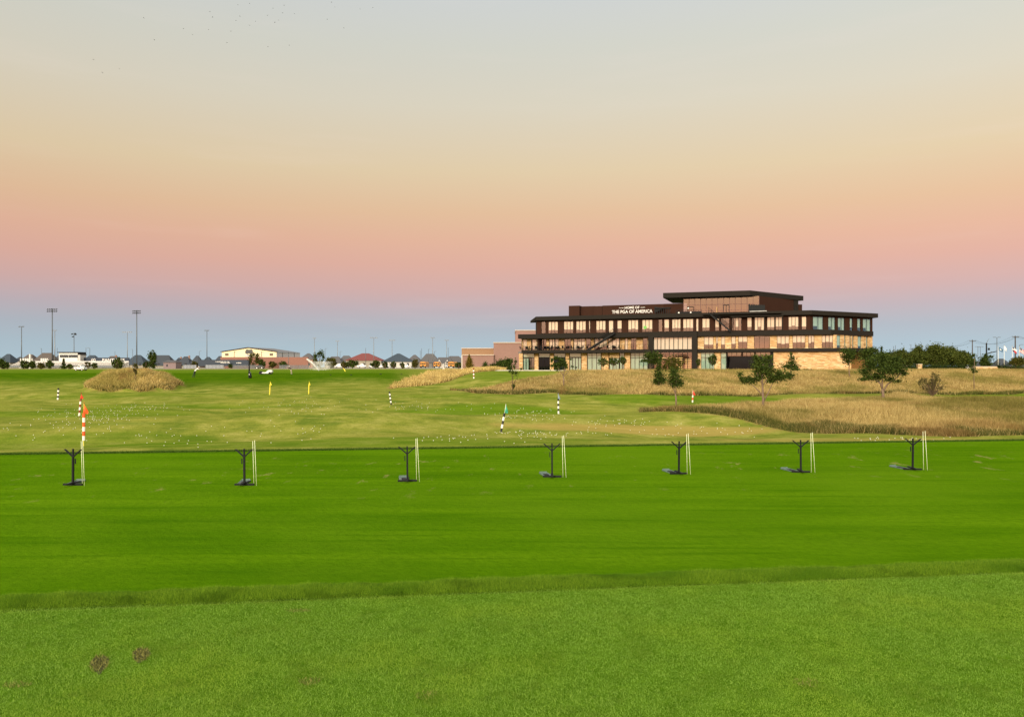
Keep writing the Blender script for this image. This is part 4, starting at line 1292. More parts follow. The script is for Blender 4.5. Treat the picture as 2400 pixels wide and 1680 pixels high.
# bare bush and sapling
def twigs(label, base, hpx, wpx, n_, name, leafmat, per):
    r = random.Random(5 + n_)
    k = base.y / S
    e = empty(name, base)
    mb = MB(); cl = []
    for i in range(n_):
        a = r.uniform(0, 6.28); q = r.random() ** .6
        top = Vector((base.x + math.cos(a) * wpx * k * q, base.y + math.sin(a) * wpx * k * q, base.z + hpx * k * r.uniform(.35, 1) * (1.1 - .5 * q)))
        mid_ = base.lerp(top, .55) + Vector((0, 0, .1))
        mb.tube([base, mid_, top], [.035, .018, .008], 5)
        if i % 2 == 0: cl.append((top, .3, .3, .3))
    mb.build('trunk', BARK, e)
    leaves('crown', cl, per, .07, leafmat, e)
    tag(e, label, 'shrub')
twigs('large twiggy nearly bare bush in the golden grass right of the spreading oak', G(2186, 928), 60, 32, 70, 'bare_bush', leaf_mat('dull_leaf', (.05, .05, .015), (.12, .10, .035)), 140)
c_, l_ = auto(318, 893, 850, 6, 876, 'sparse', 9)
tree('thin sapling with few leaves on the round golden mound', G(318, 892), c_, l_, name='sapling', leaf=LEAF_Y, per=260, size=.10)
c_, l_ = auto(1100, 866, 831, 11, 862, 'cone', 12)
c_ += [(1100, 857, 10, 5), (1100, 848, 8, 6), (1100, 840, 5, 6)]
tree('rusty orange conical cypress before the brick building', at(1100, 205), c_, l_, name='cypress', leaf=LEAF_C, per=900, size=.15)
for i, (x, hw, yt, d, lab) in enumerate([(1192, 12, 838, 165, 'tall dark shrub against the left wing of the office building'), (1174, 12, 842, 168, 'rounded dark shrub in the middle of the planting left of the office building'), (1155, 13, 850, 172, 'low wide shrub at the left end of the planting by the brick wall'), (1137, 8, 846, 190, 'small dark shrub against the brick wall')]):
    cl = [(x + random.uniform(-.5, .5) * hw, yt + 8 + random.uniform(0, 1) * (866 - yt - 8), hw * .6, 6) for _ in range(9)] + [(x, yt + 7, hw * .6, 6)]
    tree(lab, at(x, d), cl, [([(x, 869), (x, 858)], 1.0, .6)], name='shrub', cat='shrub', leaf=LEAF_D, per=900, size=.15, group='shrubs left of the office building')
cl = [(1893 + i * 4, 868, 5, 3.2) for i in range(-2, 3)]
tree('low dark bush at the foot of the long stone wall', at(1893, 140), cl, [([(1893, 871), (1893, 868)], .8, .6)], name='shrub', cat='shrub', leaf=LEAF_H, per=900, size=.10)

# hedges on the right
for i, (x0, x1, yt, d, lab) in enumerate([(2336, 2362, 854, 158, 'clipped dark hedge right of the low stone wall'), (2364, 2440, 857, 160, 'long low dark hedge under the flags at the right edge'), (2213, 2264, 854, 172, 'low dark hedge under the dense tree row, right of its middle'), (2082, 2147, 855, 172, 'low dark hedge left of the stone pillar under the tree row'), (2161, 2211, 855, 172, 'low dark hedge right of the stone pillar under the tree row')]):
    cl = []
    for j in range(int((x1 - x0) / 4) + 1):
        cl.append((x0 + j * 4, (yt + 871) / 2, 4, (871 - yt) / 2))
    tree(lab, at((x0 + x1) / 2, d), cl, [([((x0 + x1) / 2, 872), ((x0 + x1) / 2, 866)], .8, .5)], name='hedge', cat='hedge', leaf=LEAF_H, per=700, size=.13, group='hedges right of the office building')

# young trees along the stadium and parking lot
TL = [(5, 841, 9, 862, LEAF_D, 'dark bush at the left edge before the white stands'), (17, 848, 5, 862, LEAF_D, 'small dark bush beside the one at the left edge'),
      (58, 845, 12, 861, LEAF_D, 'broad dark tree before the left part of the white stands'), (76, 845, 9, 861, LEAF_M, 'dark tree beside the broad one before the stands'),
      (96, 850, 8, 863, LEAF_Y, 'brownish bush before the white stands'), (117, 845, 9, 863, LEAF_D, 'dark rounded tree before the stands under the tall light pole'),
      (149, 841, 7, 863, LEAF_D, 'dark pointed tree before the white press box'), (164, 853, 6, 863, LEAF_M, 'low bush right of the pointed tree under the press box'),
      (206, 847, 7, 862, LEAF_Y, 'thin brown tree before the right end of the stands'), (195, 855, 5, 863, LEAF_D, 'low dark bush above the white pickup truck'), (222, 850, 6, 862, LEAF_D, 'small dark tree behind the left shoulder of the golden mound'),
      (276, 838, 12, 852, LEAF_M, 'bushy tree behind the top of the golden mound'), (358, 822, 9, 856, LEAF_D, 'tall dark evergreen right of the golden mound'),
      (342, 846, 6, 858, LEAF_D, 'low dark bush left of the tall evergreen'), (418, 852, 7, 862, LEAF_D, 'dark bush before the grey fence'),
      (457, 846, 7, 860, LEAF_Y, 'yellowish tree before the fence, left of the navy wall'), (541, 853, 6, 863, LEAF_D, 'small dark tree before the navy wall'),
      (595, 822, 12, 853, LEAF_Y, 'tall thin yellowish tree before the cream gable'), (613, 842, 9, 860, LEAF_M, 'grey green tree before the field house brick wall'),
      (639, 846, 9, 859, LEAF_Y, 'round olive tree before the field house brick wall'), (664, 846, 9, 861, LEAF_D, 'dark tree right of the round olive one by the brick wall'),
      (748, 820, 12, 846, LEAF_D, 'dark tree with upright bare branches behind the sprinkler spray'), (777, 838, 11, 858, LEAF_Y, 'orange brown tree before the roofs, left of the white truck'),
      (826, 843, 12, 859, LEAF_M, 'wide green tree before the red roofed house'), (806, 846, 7, 858, LEAF_Y, 'yellowish bush left of the wide green tree'), (880, 843, 9, 858, LEAF_M, 'green tree under the right end of the red roof'), (903, 847, 6, 860, LEAF_D, 'dark bush beside the white van'), (922, 846, 6, 859, LEAF_D, 'dark bush under the blue roof'),
      (973, 841, 7, 857, LEAF_Y, 'brown tree left of the yellow buses'), (944, 850, 4, 860, LEAF_D, 'dark bush behind the parked cars'), (1075, 849, 8, 859, LEAF_D, 'dark bush between the buses and the brick building')]
for i, (x, yt, hw, ycb, lf, lab) in enumerate(TL):
    d = 262 if x < 300 else 285
    b_ = at(x, d)
    yb = HY + (CZ - b_.z) * S / d
    c_, l_ = auto(x, yb, yt, hw * 1.15, yb - (.6 if 'bush' in lab else 2.0), 'cone' if i in (6,) else ('sparse' if i in (8, 17, 21) else 'round'), 100 + i)
    bush = 'bush' in lab
    tree(lab, b_, c_, l_, name='bush' if bush else 'tree', cat='shrub' if bush else 'tree', leaf=lf, per=300 if i not in (8, 17, 21) else 160, size=.26, group='young trees along the parking lot')

# ---------------------------------------------------------------- houses beyond
WALLC = [M('house_wall_cream', (.27, .25, .21), .8), M('house_wall_brick', (.24, .15, .12), .8), M('house_wall_white', (.46, .45, .43), .8), M('house_wall_grey', (.15, .145, .14), .8)]
ROOFC = [M('roof_charcoal', (.040, .048, .060), .8, var=.25), M('roof_brown', (.085, .070, .062), .8, var=.25), M('roof_blue_grey', (.035, .050, .068), .8, var=.25), M('roof_red', (.15, .045, .042), .8, var=.2), M('roof_grey', (.085, .082, .085), .8, var=.25)]
WIN = M('house_window', (.012, .015, .02), .3, spec=.15)
def house(x0, x1, yt, ye, d, wc, rc, label, ridge=.35, gable=0):
    b_ = at((x0 + x1) / 2, d)
    e = empty('house', b_)
    X0, X1 = (x0 - HX) / S * d, (x1 - HX) / S * d
    zt, ze = zy(yt, d), zy(ye, d)
    dep = 11
    ins = (X1 - X0) * .05
    MB().box(X0 + ins, X1 - ins, d + .6, d + dep - .6, b_.z - .3, ze + .05).build('wall', WALLC[wc], e)
    xa, xb = X0 + (X1 - X0) * (.5 - ridge / 2), X0 + (X1 - X0) * (.5 + ridge / 2)
    ym = d + dep / 2
    mb = MB()
    mb.add([(X0, d, ze), (X1, d, ze), (X1, d + dep, ze), (X0, d + dep, ze), (xa, ym, zt), (xb, ym, zt)], [(0, 1, 5, 4), (1, 2, 5), (2, 3, 4, 5), (3, 0, 4), (3, 2, 1, 0)])
    r = mb.build('roof', ROOFC[rc], e)
    w = X1 - X0
    if gable:
        for g in range(gable):
            cx = X0 + w * ((g + .75) / (gable + .5)) if gable > 1 else X0 + w * .3
            gw = w * .14
            zg = ze + (zt - ze) * .55
            mb = MB().add([(cx - gw, d - .6, ze - .4), (cx + gw, d - .6, ze - .4), (cx, d - .6, zg), (cx - gw, d + 3, ze - .4), (cx + gw, d + 3, ze - .4), (cx, d + 3.5, zg)], [(0, 1, 2), (0, 2, 5, 3), (1, 4, 5, 2), (3, 5, 4)])
            gb_ = mb.build('gable', WALLC[2], e)
            MB().box(cx - .5, cx + .5, d - .75, d - .65, ze + .05, ze + .95).build('window', WIN, gb_)
    if (int(x0) % 3) == 0:
        cx = X0 + w * .7
        MB().box(cx - .4, cx + .4, ym - .4, ym + .4, ze, zt + .5).build('chimney', WALLC[1], r)
    nw = max(2, int(w / 4))
    for i in range(nw):
        cx = X0 + w * (i + .75) / (nw + .5)
        MB().box(cx - .6, cx + .6, d + .5, d + .6, b_.z + 1.2, b_.z + 2.6).build('window', WIN, e)
    tag(e, label, 'house', 'houses beyond the parking lot')
HS = [(-14, 24, 829, 845, 430, 0, 2, 'dark blue roofed house at the left edge', .2, 0), (22, 44, 836, 845, 440, 0, 0, 'small dark roofed house left of the leftmost light pole', .2, 0),
      (40, 74, 830, 843, 432, 1, 1, 'brown roofed house behind the leftmost light pole', .3, 0), (70, 122, 826.5, 846, 428, 1, 1, 'large brown house with broad flat ridge behind the stands', .42, 0),
      (112, 142, 833, 848, 445, 0, 2, 'dark blue roofed house left of the press box', .3, 0), (182, 226, 832, 848, 436, 0, 2, 'dark roofed house just right of the press box', .3, 0),
      (234, 272, 834, 848, 440, 1, 1, 'brown roofed house behind the lettered navy board', .3, 0), (286, 338, 831.5, 850, 428, 0, 2, 'blue roofed house behind the tall light pole at the mound', .25, 0),
      (338, 402, 832, 852, 430, 0, 0, 'wide dark roofed house behind the tall evergreen', .5, 0), (402, 420, 838, 850, 440, 2, 0, 'small pale house right of the wide dark roof', .3, 0),
      (408, 445, 835, 852, 432, 0, 0, 'dark gabled house left of the plain grey lamp post', .25, 0), (440, 466, 833, 852, 426, 1, 0, 'dark peaked house behind the yellowish tree', .2, 0), (464, 494, 836, 852, 434, 0, 2, 'dark peaked house behind the single light pole', .2, 0), (492, 524, 834, 852, 428, 0, 0, 'dark peaked house left of the cream gable', .25, 0),
      (700, 734, 827.5, 842, 430, 1, 4, 'brown roofed house just right of the field house', .15, 0), (758, 802, 835, 852, 434, 0, 4, 'low grey roofed house behind the orange brown tree', .4, 0), (788, 826, 833, 850, 440, 1, 4, 'grey roofed house left of the red roof', .35, 0),
      (806, 898, 827.5, 845, 424, 0, 3, 'red roofed house with cream walls', .18, 0), (893, 968, 828, 848, 420, 2, 2, 'steep dark blue roofed house', .08, 0), (950, 988, 831, 848, 428, 0, 4, 'grey hipped house between the blue roof and the buses', .12, 0),
      (980, 1030, 828.5, 850, 424, 3, 4, 'big grey roofed house behind the buses', .35, 0), (1016, 1062, 837, 851, 414, 2, 4, 'grey roofed house with two white front gables', .6, 2), (1036, 1090, 834, 850, 430, 0, 4, 'grey roofed house left of the brick building', .4, 0),
      (2290, 2345, 846, 858, 420, 1, 0, 'dark roofed house behind the traffic signal', .5, 0), (2345, 2378, 840, 858, 410, 1, 0, 'dark roofed house behind the blue flag', .3, 0), (2374, 2425, 845, 858, 420, 0, 0, 'dark roofed house at the right edge', .4, 0),
      (2096, 2140, 832, 856, 400, 1, 0, 'long dark roof showing over the tree row', .7, 0)]
for h in HS:
    if h[0] < 540: h = h[:3] + (h[3] + 5,) + h[4:]
    house(*h[:7], h[7], h[8], h[9])

# ---------------------------------------------------------------- stadium stands, press box, boards
D = 320
b_ = at(150, D)
st = empty('stadium_stand', b_)
def X_(x, d): return (x - HX) / S * d
mb = MB()
for i in range(9):
    z = b_.z + 1.1 + i * .19
    mb.box(X_(22, D), X_(284, D), D + i * .7, D + (i + 1) * .7, z - .1, z)
mb.build('seating', M('bench_aluminium', (.46, .45, .43), .5, .2, var=.1), st)
mb = MB(); mb.box(X_(22, D), X_(284, D), D - .1, D, b_.z + .25, b_.z + 1.05); mb.build('front_panel', STEEL, st)
mb = MB()
for i in range(60):
    x = X_(22, D) + (X_(284, D) - X_(22, D)) * i / 59
    mb.box(x - .04, x + .04, D - .14, D - .11, b_.z, b_.z + 1.75)
mb.box(X_(22, D), X_(284, D), D - .14, D - .11, b_.z + 1.7, b_.z + 1.77)
mb.build('railing', GALV, st)
mb = MB(); mb.box(X_(22, D), X_(284, D), D + 6.4, D + 6.6, b_.z, b_.z + 2.95); mb.build('back_panel', WHITE, st)
tag(st, 'long white stadium stand with benches and railing', 'grandstand')
pb = empty('press_box', at(163, 327))
Dp = 327
zt, zb_ = zy(826.5, Dp), zy(848, Dp)
mb = MB(); mb.box(X_(138, Dp), X_(182, Dp), Dp, Dp + 5, zb_, zt)
for x in (140, 160, 180): mb.box(X_(x, Dp) - .2, X_(x, Dp) + .2, Dp + 1, Dp + 1.4, at(163, Dp).z, zb_)
mb.build('wall', WHITE, pb)
mb = MB(); mb.box(X_(136.5, Dp), X_(183.5, Dp), Dp - .8, Dp + 6, zt, zt + .3)
a, b = X_(181.5, Dp), X_(188.5, Dp)
mb.add([(a, Dp - .8, zt + .3), (b, Dp, zt - .9), (b, Dp + 5, zt - .9), (a, Dp + 6, zt + .3)], [(0, 1, 2, 3)])
mb.build('roof', DARKM, pb)
MB().box(X_(182, Dp) + .01, X_(187.5, Dp), Dp + .2, Dp + 4.8, zb_ - .1, zt - .9).build('side_wing', WALLC[2], pb)
for i in range(14):
    x = 140.3 + i * 2.95 + (.6 if i > 6 else 0)
    MB().box(X_(x, Dp), X_(x + 2.5, Dp), Dp - .05, Dp - .01, zy(838, Dp), zy(831.5, Dp)).build('window', WIN, pb)
tag(pb, 'white press box with a row of dark windows above the stand', 'press box')
NAVY = M('navy_board', (.020, .032, .055), .6)
fb = Face((X_(189, 330), 330), (X_(302, 330), 330))
bo = empty('lettered_board', at(245, 330))
mb = MB(); fb.box(mb, 0, fb.L, -.2, 0, zy(848.5, 330), zy(838, 330))
for i in range(6): fb.box(mb, fb.L * i / 5.001, fb.L * i / 5.001 + .15, -.35, -.21, at(245, 330).z, zy(838, 330))
mb.build('board', NAVY, bo)
place_text(fb, text_mesh('GO', 1.6, fb.s(224) - fb.s(214)), fb.s(219), .03, zy(846.5, 330), LET, bo, 'lettering')
place_text(fb, text_mesh('PANTHERS', 1.6, fb.s(292) - fb.s(240)), fb.s(266), .03, zy(846.5, 330), LET, bo, 'lettering')
tag(bo, 'navy board with white GO PANTHERS lettering above the stands', 'sign')
for i, (x, lab) in enumerate([(49, 'white banner panel left of the white post, first of four'), (54.5, 'white banner panel left of the white post, second of four'), (60, 'white banner panel left of the white post, third of four'), (65, 'white banner panel nearest the white post on its left'), (75, 'white banner panel just right of the white post'), (97, 'white banner panel under the large brown house, first of four'), (102, 'white banner panel under the large brown house, second of four'), (107, 'white banner panel under the large brown house, third of four'), (112, 'white banner panel under the large brown house, last of four'), (216.5, 'pale banner panel on the board right of the press box')]):
    d = 335
    b_ = at(x, d); mb = MB()
    e = empty('banner', b_)
    w = 4.0 if x != 216.5 else 3
    MB().box(X_(x - w / 2, d), X_(x + w / 2, d), d, d + .08, zy(846, d), zy(839.8, d)).build('panel', WHITE, e)
    MB().box(X_(x - w / 2, d), X_(x - w / 2, d) + .1, d + .1, d + .2, b_.z, zy(839.8, d)).build('post', STEEL, e)
    tag(e, lab, 'banner', 'white banners behind the stands')
wp = MB(); b_ = at(69.5, 300)
wp.box(X_(68, 300), X_(71, 300), 300, 300.4, b_.z - .2, zy(830, 300))
o = recentre(wp.build('goal_post', WHITE), b_); tag(o, 'thick white post standing between the banners', 'post')
b_ = at(88, 230); wp = MB(); wp.box(X_(87.2, 230), X_(88.8, 230), 230, 230.2, b_.z - .1, zy(868, 230)); wp.prism([(X_(87, 230), 229.97), (X_(89, 230), 229.97), (X_(89, 230), 230.23), (X_(87, 230), 230.23)], zy(868, 230), zy(867.5, 230))
o = recentre(wp.build('marker_post', WHITE), b_); tag(o, 'short white marker post on the lawn before the stands', 'post')

# ---------------------------------------------------------------- field house
Df = 300
fh = empty('field_house', at(610, Df))
CREAM = M('cream_metal', (.70, .62, .42), .6, var=.05); GREYM = M('pale_grey_metal', (.46, .47, .48), .6, var=.08)
BR3 = brick_mat('red_brick', (.27, .135, .105), (.20, .10, .08))
xa, xm, xb, xe = X_(520, Df), X_(582, Df), X_(648, Df), X_(703, Df + 22)
ze_, za_, zbk = zy(824.5, Df), zy(814.5, Df), zy(837, Df)
mb = MB()
gz = zy(825, Df)
mb.add([(xa, Df, zbk), (xb, Df, zbk), (xb, Df, ze_), (xm, Df, za_), (xa, Df, ze_)], [(0, 1, 2, 3, 4)])
mb.build('gable_wall', CREAM, fh)
yb_ = Df + 22
mb = MB()
zeb, zab = zy(828, yb_) + .0, zy(814.5, Df)
ze2 = zy(825, Df)
mb.add([(xb + .01, Df, zbk), (xe, yb_, zbk), (xe, yb_, ze_ - .0), (xb + .01, Df, ze_)], [(0, 1, 2, 3)])
mb.build('side_wall', GREYM, fh)
mb = MB()
dx = xe - xb
mb.add([(xm, Df - .4, za_ + .12), (xb + .4, Df - .4, ze_ + .05), (xe + .4, yb_, ze_ + .05), (xm + dx, yb_, za_ + .12), (xa - .4, Df - .4, ze_ + .05), (xa + dx - .4, yb_, ze_ + .05)], [(0, 1, 2, 3), (4, 0, 3, 5)])
mb.build('roof', M('metal_roof', (.14, .13, .13), .6, .2), fh)
mb = MB()
for a, b, c, d_ in (((xa - .4, ze_), (xm, za_), .0, 0), ((xm, za_), (xb + .4, ze_), 0, 0)):
    mb.hexa([(a[0], Df - .45, a[1] - .1), (b[0], Df - .45, b[1] - .1), (b[0], Df - .2, b[1] - .1), (a[0], Df - .2, a[1] - .1), (a[0], Df - .45, a[1] + .16), (b[0], Df - .45, b[1] + .16), (b[0], Df - .2, b[1] + .16), (a[0], Df - .2, a[1] + .16)])
mb.build('roof_trim', DARKM, fh)
mb = MB(); zb0 = at(610, Df).z - .5
mb.box(xa - .1, X_(722, Df - 1), Df - 1.2, Df - .2, zb0, zbk + .02); mb.build('brick_base', BR3, fh)
mb = MB()
for i in range(1, 4):
    t_ = i / 4; mb.box(xb + dx * t_ - .1, xb + dx * t_ + .1, Df + 22 * t_ - .3, Df + 22 * t_, zbk, ze_)
mb.build('downpipe', STEEL, fh)
for x in (531.5, 636): MB().box(X_(x - 4, Df), X_(x + 4, Df), Df - .1, Df - .02, zy(833.5, Df), zy(828, Df)).build('louvre', M('louvre_brown', (.13, .10, .075), .7), fh)
for x in (549, 613): MB().tube([(X_(x, Df), Df - .15, zbk), (X_(x, Df), Df - .15, zy(823.5, Df)), (X_(x + 4, Df), Df - .9, zy(823.5, Df))], .07, 6).build('gooseneck_pipe', STEEL, fh)
mb = MB(); cxp, czp = X_(584, Df), zy(824, Df)
mb.add([(cxp + 1.35 * math.cos(t * math.pi / 12) * (1.0 if t < 12 else 1.15), Df - .12, czp + 1.0 * math.sin(t * math.pi / 12) + .25 * math.sin(3 * t * math.pi / 12)) for t in range(24)], [tuple(range(24))]); mb.build('emblem', M('emblem_dark', (.045, .047, .05), .5), fh)
mb = MB(); mb.prism([(cxp - 1.6, Df - .2), (cxp + 1.2, Df - .2), (cxp + 1.2, Df - .13), (cxp - 1.6, Df - .13)], zy(835.5, Df), zy(830.5, Df)); mb.build('emblem_band', M('emblem_pale', (.42, .44, .44), .5), fh)
tag(fh, 'field house with cream metal gable, grey roof and red brick base', 'building')
nb = empty('navy_wall', at(525, 285))
mb = MB(); mb.box(X_(464, 285), X_(587, 285), 285, 285.3, zy(858, 285), zy(843, 285)); mb.build('wall_panel', NAVY, nb)
mb = MB()
for x in (466, 496, 526, 556, 586): mb.box(X_(x, 285) - .1, X_(x, 285) + .1, 285.31, 285.5, at(525, 285).z - .2, zy(843.5, 285))
mb.build('post', STEEL, nb)
mb = MB()
def mark(x0, x1, y0, y1):
    n_ = int((x1 - x0) / 1.3)
    for i in range(n_):
        if random.random() < .85: mb.box(X_(x0 + i * 1.3, 285), X_(x0 + i * 1.3 + .95, 285), 284.95, 284.99, zy(y1, 285), zy(y0, 285))
mark(505, 541, 846.8, 848.4); mark(517, 541, 849.2, 850.8); mark(554, 566, 849.3, 851.4)
mb.build('lettering', LET, nb)
tag(nb, 'long navy blue wall with small white lines of lettering', 'wall')
# grey panelled fences
for x0, x1, lab in [(430, 460, 'grey panelled fence left of the person in white'), (482, 524, 'grey panelled fence with white marks below the navy wall'), (546, 600, 'grey wire fence before the brick field house'), (655, 722, 'dark iron fence before the red brick wall')]:
    d = 275; e = empty('fence', at((x0 + x1) / 2, d)); b_ = at((x0 + x1) / 2, d)
    mb = MB(); n_ = int((x1 - x0) / 3.2)
    mp = MB()
    dark = 'dark' in lab or 'wire' in lab
    for i in range(n_ + 1):
        x = x0 + (x1 - x0) * i / n_
        mp.box(X_(x, d) - .06, X_(x, d) + .06, d - .06, d + .06, b_.z - .1, zy(855, d) + .05)
        if i < n_ and not dark: mb.box(X_(x + .5, d), X_(x + 2.6, d), d, d + .04, b_.z + .1, zy(855.3, d))
        if dark: 
            for j in range(4): mb.box(X_(x + j * .8, d) - .03, X_(x + j * .8, d) + .03, d, d + .04, b_.z, zy(856, d))
    mp.build('post', STEEL, e)
    mb.build('panel', M('fence_grey', (.26, .28, .33), .6, var=.35, scale=1.2) if not dark else STEEL, e)
    tag(e, lab, 'fence')
sh = empty('equipment_shed', at(393, 280)); d = 280
MB().box(X_(383, d), X_(412, d), d, d + 5, at(393, d).z - .2, zy(849, d)).build('wall', M('shed_mauve', (.20, .15, .16), .8), sh)
MB().add([(X_(380, d), d - .5, zy(849, d)), (X_(413, d), d - .5, zy(849, d)), (X_(413, d), d + 6, zy(849, d)), (X_(380, d), d + 6, zy(849, d)), (X_(387, d), d + 2.5, zy(844, d)), (X_(406, d), d + 2.5, zy(844, d))], [(0, 1, 5, 4), (1, 2, 5), (2, 3, 4, 5), (3, 0, 4), (3, 2, 1, 0)]).build('roof', ROOFC[4], sh)
MB().box(X_(390, d), X_(393, d), d - .06, d - .01, zy(859, d), zy(854, d)).build('window', WIN, sh)
tag(sh, 'small mauve shed with grey hipped roof right of the evergreen', 'shed')

# ---------------------------------------------------------------- light poles
def light_pole(x, yt, d, style, label, w=0, group=None, cat='light pole', col=STEEL, rp=None):
    b_ = at(x, d); k = d / S
    e = empty({'double': 'stadium_light', 'bar': 'stadium_light', 'street': 'street_lamp', 'twin': 'street_lamp', 'post': 'utility_post', 'cluster': 'stadium_light'}[style], b_)
    zt = zy(yt, d)
    r = rp if rp else max(.09, (zt - b_.z) * .009 + .05)
    MB().tube([b_ - Vector((0, 0, .2)), (b_.x, d, zt)], [r, r * .62], 8).build('pole', col, e, True)
    if style in ('double', 'bar'):
        rows = (0, -4.8) if style == 'double' else (0,)
        for dy in rows:
            z = zt + dy * k - (.25 if style == 'double' else 0)
            W = w * k
            MB().box(b_.x - W / 2, b_.x + W / 2, d - .07, d + .07, z - .07, z + .07).build('crossarm', col, e)
            nl = 6 if style == 'double' else 5
            for i in range(nl):
                cx = b_.x - W / 2 + W * (i + .5) / nl
                if abs(cx - b_.x) < r: continue
                lm = MB(); s_ = W / nl * .33
                lm.hexa([(cx - s_, d - .5, z - .42), (cx + s_, d - .5, z - .42), (cx + s_, d - .05, z + .0), (cx - s_, d - .05, z + .0), (cx - s_ * .6, d - .35, z - .12), (cx + s_ * .6, d - .35, z - .12), (cx + s_ * .6, d + .05, z + .18), (cx - s_ * .6, d + .05, z + .18)])
                lm.build('floodlight', BLACK if style == 'double' else col, e)
    if style == 'cluster':
        for dx, dz in ((-4, 3), (4.5, 4), (-2, 9), (3, 2)):
            cx, cz_ = b_.x + dx * k, zt - dz * k
            MB().tube([(b_.x, d, cz_ + .2), (cx, d - .1, cz_)], .06, 5).build('bracket', col, e)
            MB().hexa([(cx - .35, d - .5, cz_ - .25), (cx + .35, d - .5, cz_ - .15), (cx + .35, d, cz_ - .15), (cx - .35, d, cz_ - .25), (cx - .3, d - .4, cz_ + .15), (cx + .3, d - .4, cz_ + .3), (cx + .3, d, cz_ + .3), (cx - .3, d, cz_ + .15)]).build('floodlight', BLACK, e)
    if style in ('street', 'twin'):
        for sgn in ((1,) if style == 'street' and w >= 0 else ((-1,) if style == 'street' else (-1, 1))):
            L = abs(w) * k
            MB().tube([(b_.x, d, zt - .1), (b_.x + sgn * L * .6, d, zt + .15), (b_.x + sgn * L, d, zt + .12)], .05, 5).build('arm', col, e)
            cx = b_.x + sgn * L
            MB().box(cx - .45, cx + .35, d - .15, d + .15, zt + .02, zt + .14).build('lamp_head', col, e)
    if style == 'post':
        MB().box(b_.x - r * .9, b_.x + r * .9, d - r * .9, d + r * .9, zt, zt + .06).build('cap', col, e)
    tag(e, label, cat, group)
    return e
SG = 'stadium and car park light poles'
LP = [(50.5, 765, 330, 'bar', 'tall pole with a single lamp bar at the far left', 13), (122.5, 723, 330, 'double', 'tallest light pole with two lamp rows left of the press box', 25), (128.5, 774, 420, 'bar', 'thinner light pole close behind the tallest one', 10),
      (173.5, 780, 350, 'cluster', 'light pole with angled lamps rising behind the press box', 10), (298.5, 778, 420, 'bar', 'faint pole with wide flat lamp bar over the golden mound', 24), (320.5, 727, 330, 'double', 'tall light pole with two lamp rows over the golden mound', 20),
      (485, 774, 380, 'bar', 'lone light pole left of the field house', 11), (737, 792, 430, 'bar', 'light pole over the sprinkler spray', 8), (791, 799, 450, 'bar', 'thin light pole left of the red roof', 9), (876, 791, 420, 'bar', 'wide barred light pole over the right side of the red roof', 18),
      (919, 797, 430, 'bar', 'light pole in front of the steep blue roof', 15), (1014, 791, 400, 'bar', 'pale light pole right of the leftmost bus', 10), (1047, 797, 430, 'bar', 'thin light pole over the rightmost bus', 10)]
for x, yt, d, stl, lab, w in LP:
    light_pole(x, yt, d, stl, lab, w, SG, col=STEEL if d < 400 else GALV)
SG2 = 'street lamps and posts beyond the range'
for x, yt, d, stl, lab, w in [(97.5, 817, 400, 'street', 'small street lamp above the large brown roof', -2), (134, 816, 400, 'post', 'plain dark post left of the press box', 0), (201.5, 815.5, 380, 'post', 'thick dark post right of the press box', 0), (210.5, 815.5, 380, 'street', 'street lamp with short arm beside the thick dark post', -5), (269.5, 824, 400, 'post', 'thin dark post behind the golden mound', 0),
                              (311, 819, 400, 'street', 'street lamp left of the tall mound light pole', -2), (467, 823, 400, 'street', 'small street lamp left of the lone light pole', 3), (676.5, 823, 270, 'post', 'slim dark post before the field house brick wall', 0), (762, 817, 400, 'street', 'street lamp behind the sprinkler mist', 3), (797, 824, 400, 'street', 'small street lamp left of the red roofed house', 3),
                              (857, 816, 400, 'post', 'dark post rising behind the red roof', 0), (985, 822, 400, 'post', 'shorter dark post of the pair over the leftmost bus', 0), (988, 817, 400, 'post', 'taller dark post of the pair over the leftmost bus', 0), (1004, 819, 390, 'street', 'street lamp over the big grey roof', 2), (1018, 824, 380, 'street', 'street lamp between two yellow buses', 3), (1050.5, 815, 380, 'post', 'thick dark post over the rightmost bus', 0),
                              (2060, 813, 330, 'post', 'dark post right of the building corner', 0), (2094, 812, 330, 'post', 'left dark post of the close pair before the tree row', 0), (2098.5, 809.5, 330, 'post', 'right dark post of the close pair before the tree row', 0), (2135, 808, 380, 'street', 'thin lamp post over the left part of the tree row', -1), (2145, 804, 380, 'post', 'slim tall post over the tree row', 0), (2160, 804, 380, 'post', 'slim tall post in the middle over the tree row', 0),
                              (2292, 813, 330, 'twin', 'left twin armed street lamp near the traffic signal', 4), (2297.5, 813, 350, 'twin', 'right twin armed street lamp near the traffic signal', 6), (2336.5, 791, 260, 'twin', 'tall T shaped lamp beside the blue flag', 6), (2390, 808, 330, 'street', 'street lamp among the flags', 7)]:
    light_pole(x, yt, d, stl, lab, w, SG2, cat='lamp post' if stl != 'post' else 'post', col=STEEL)
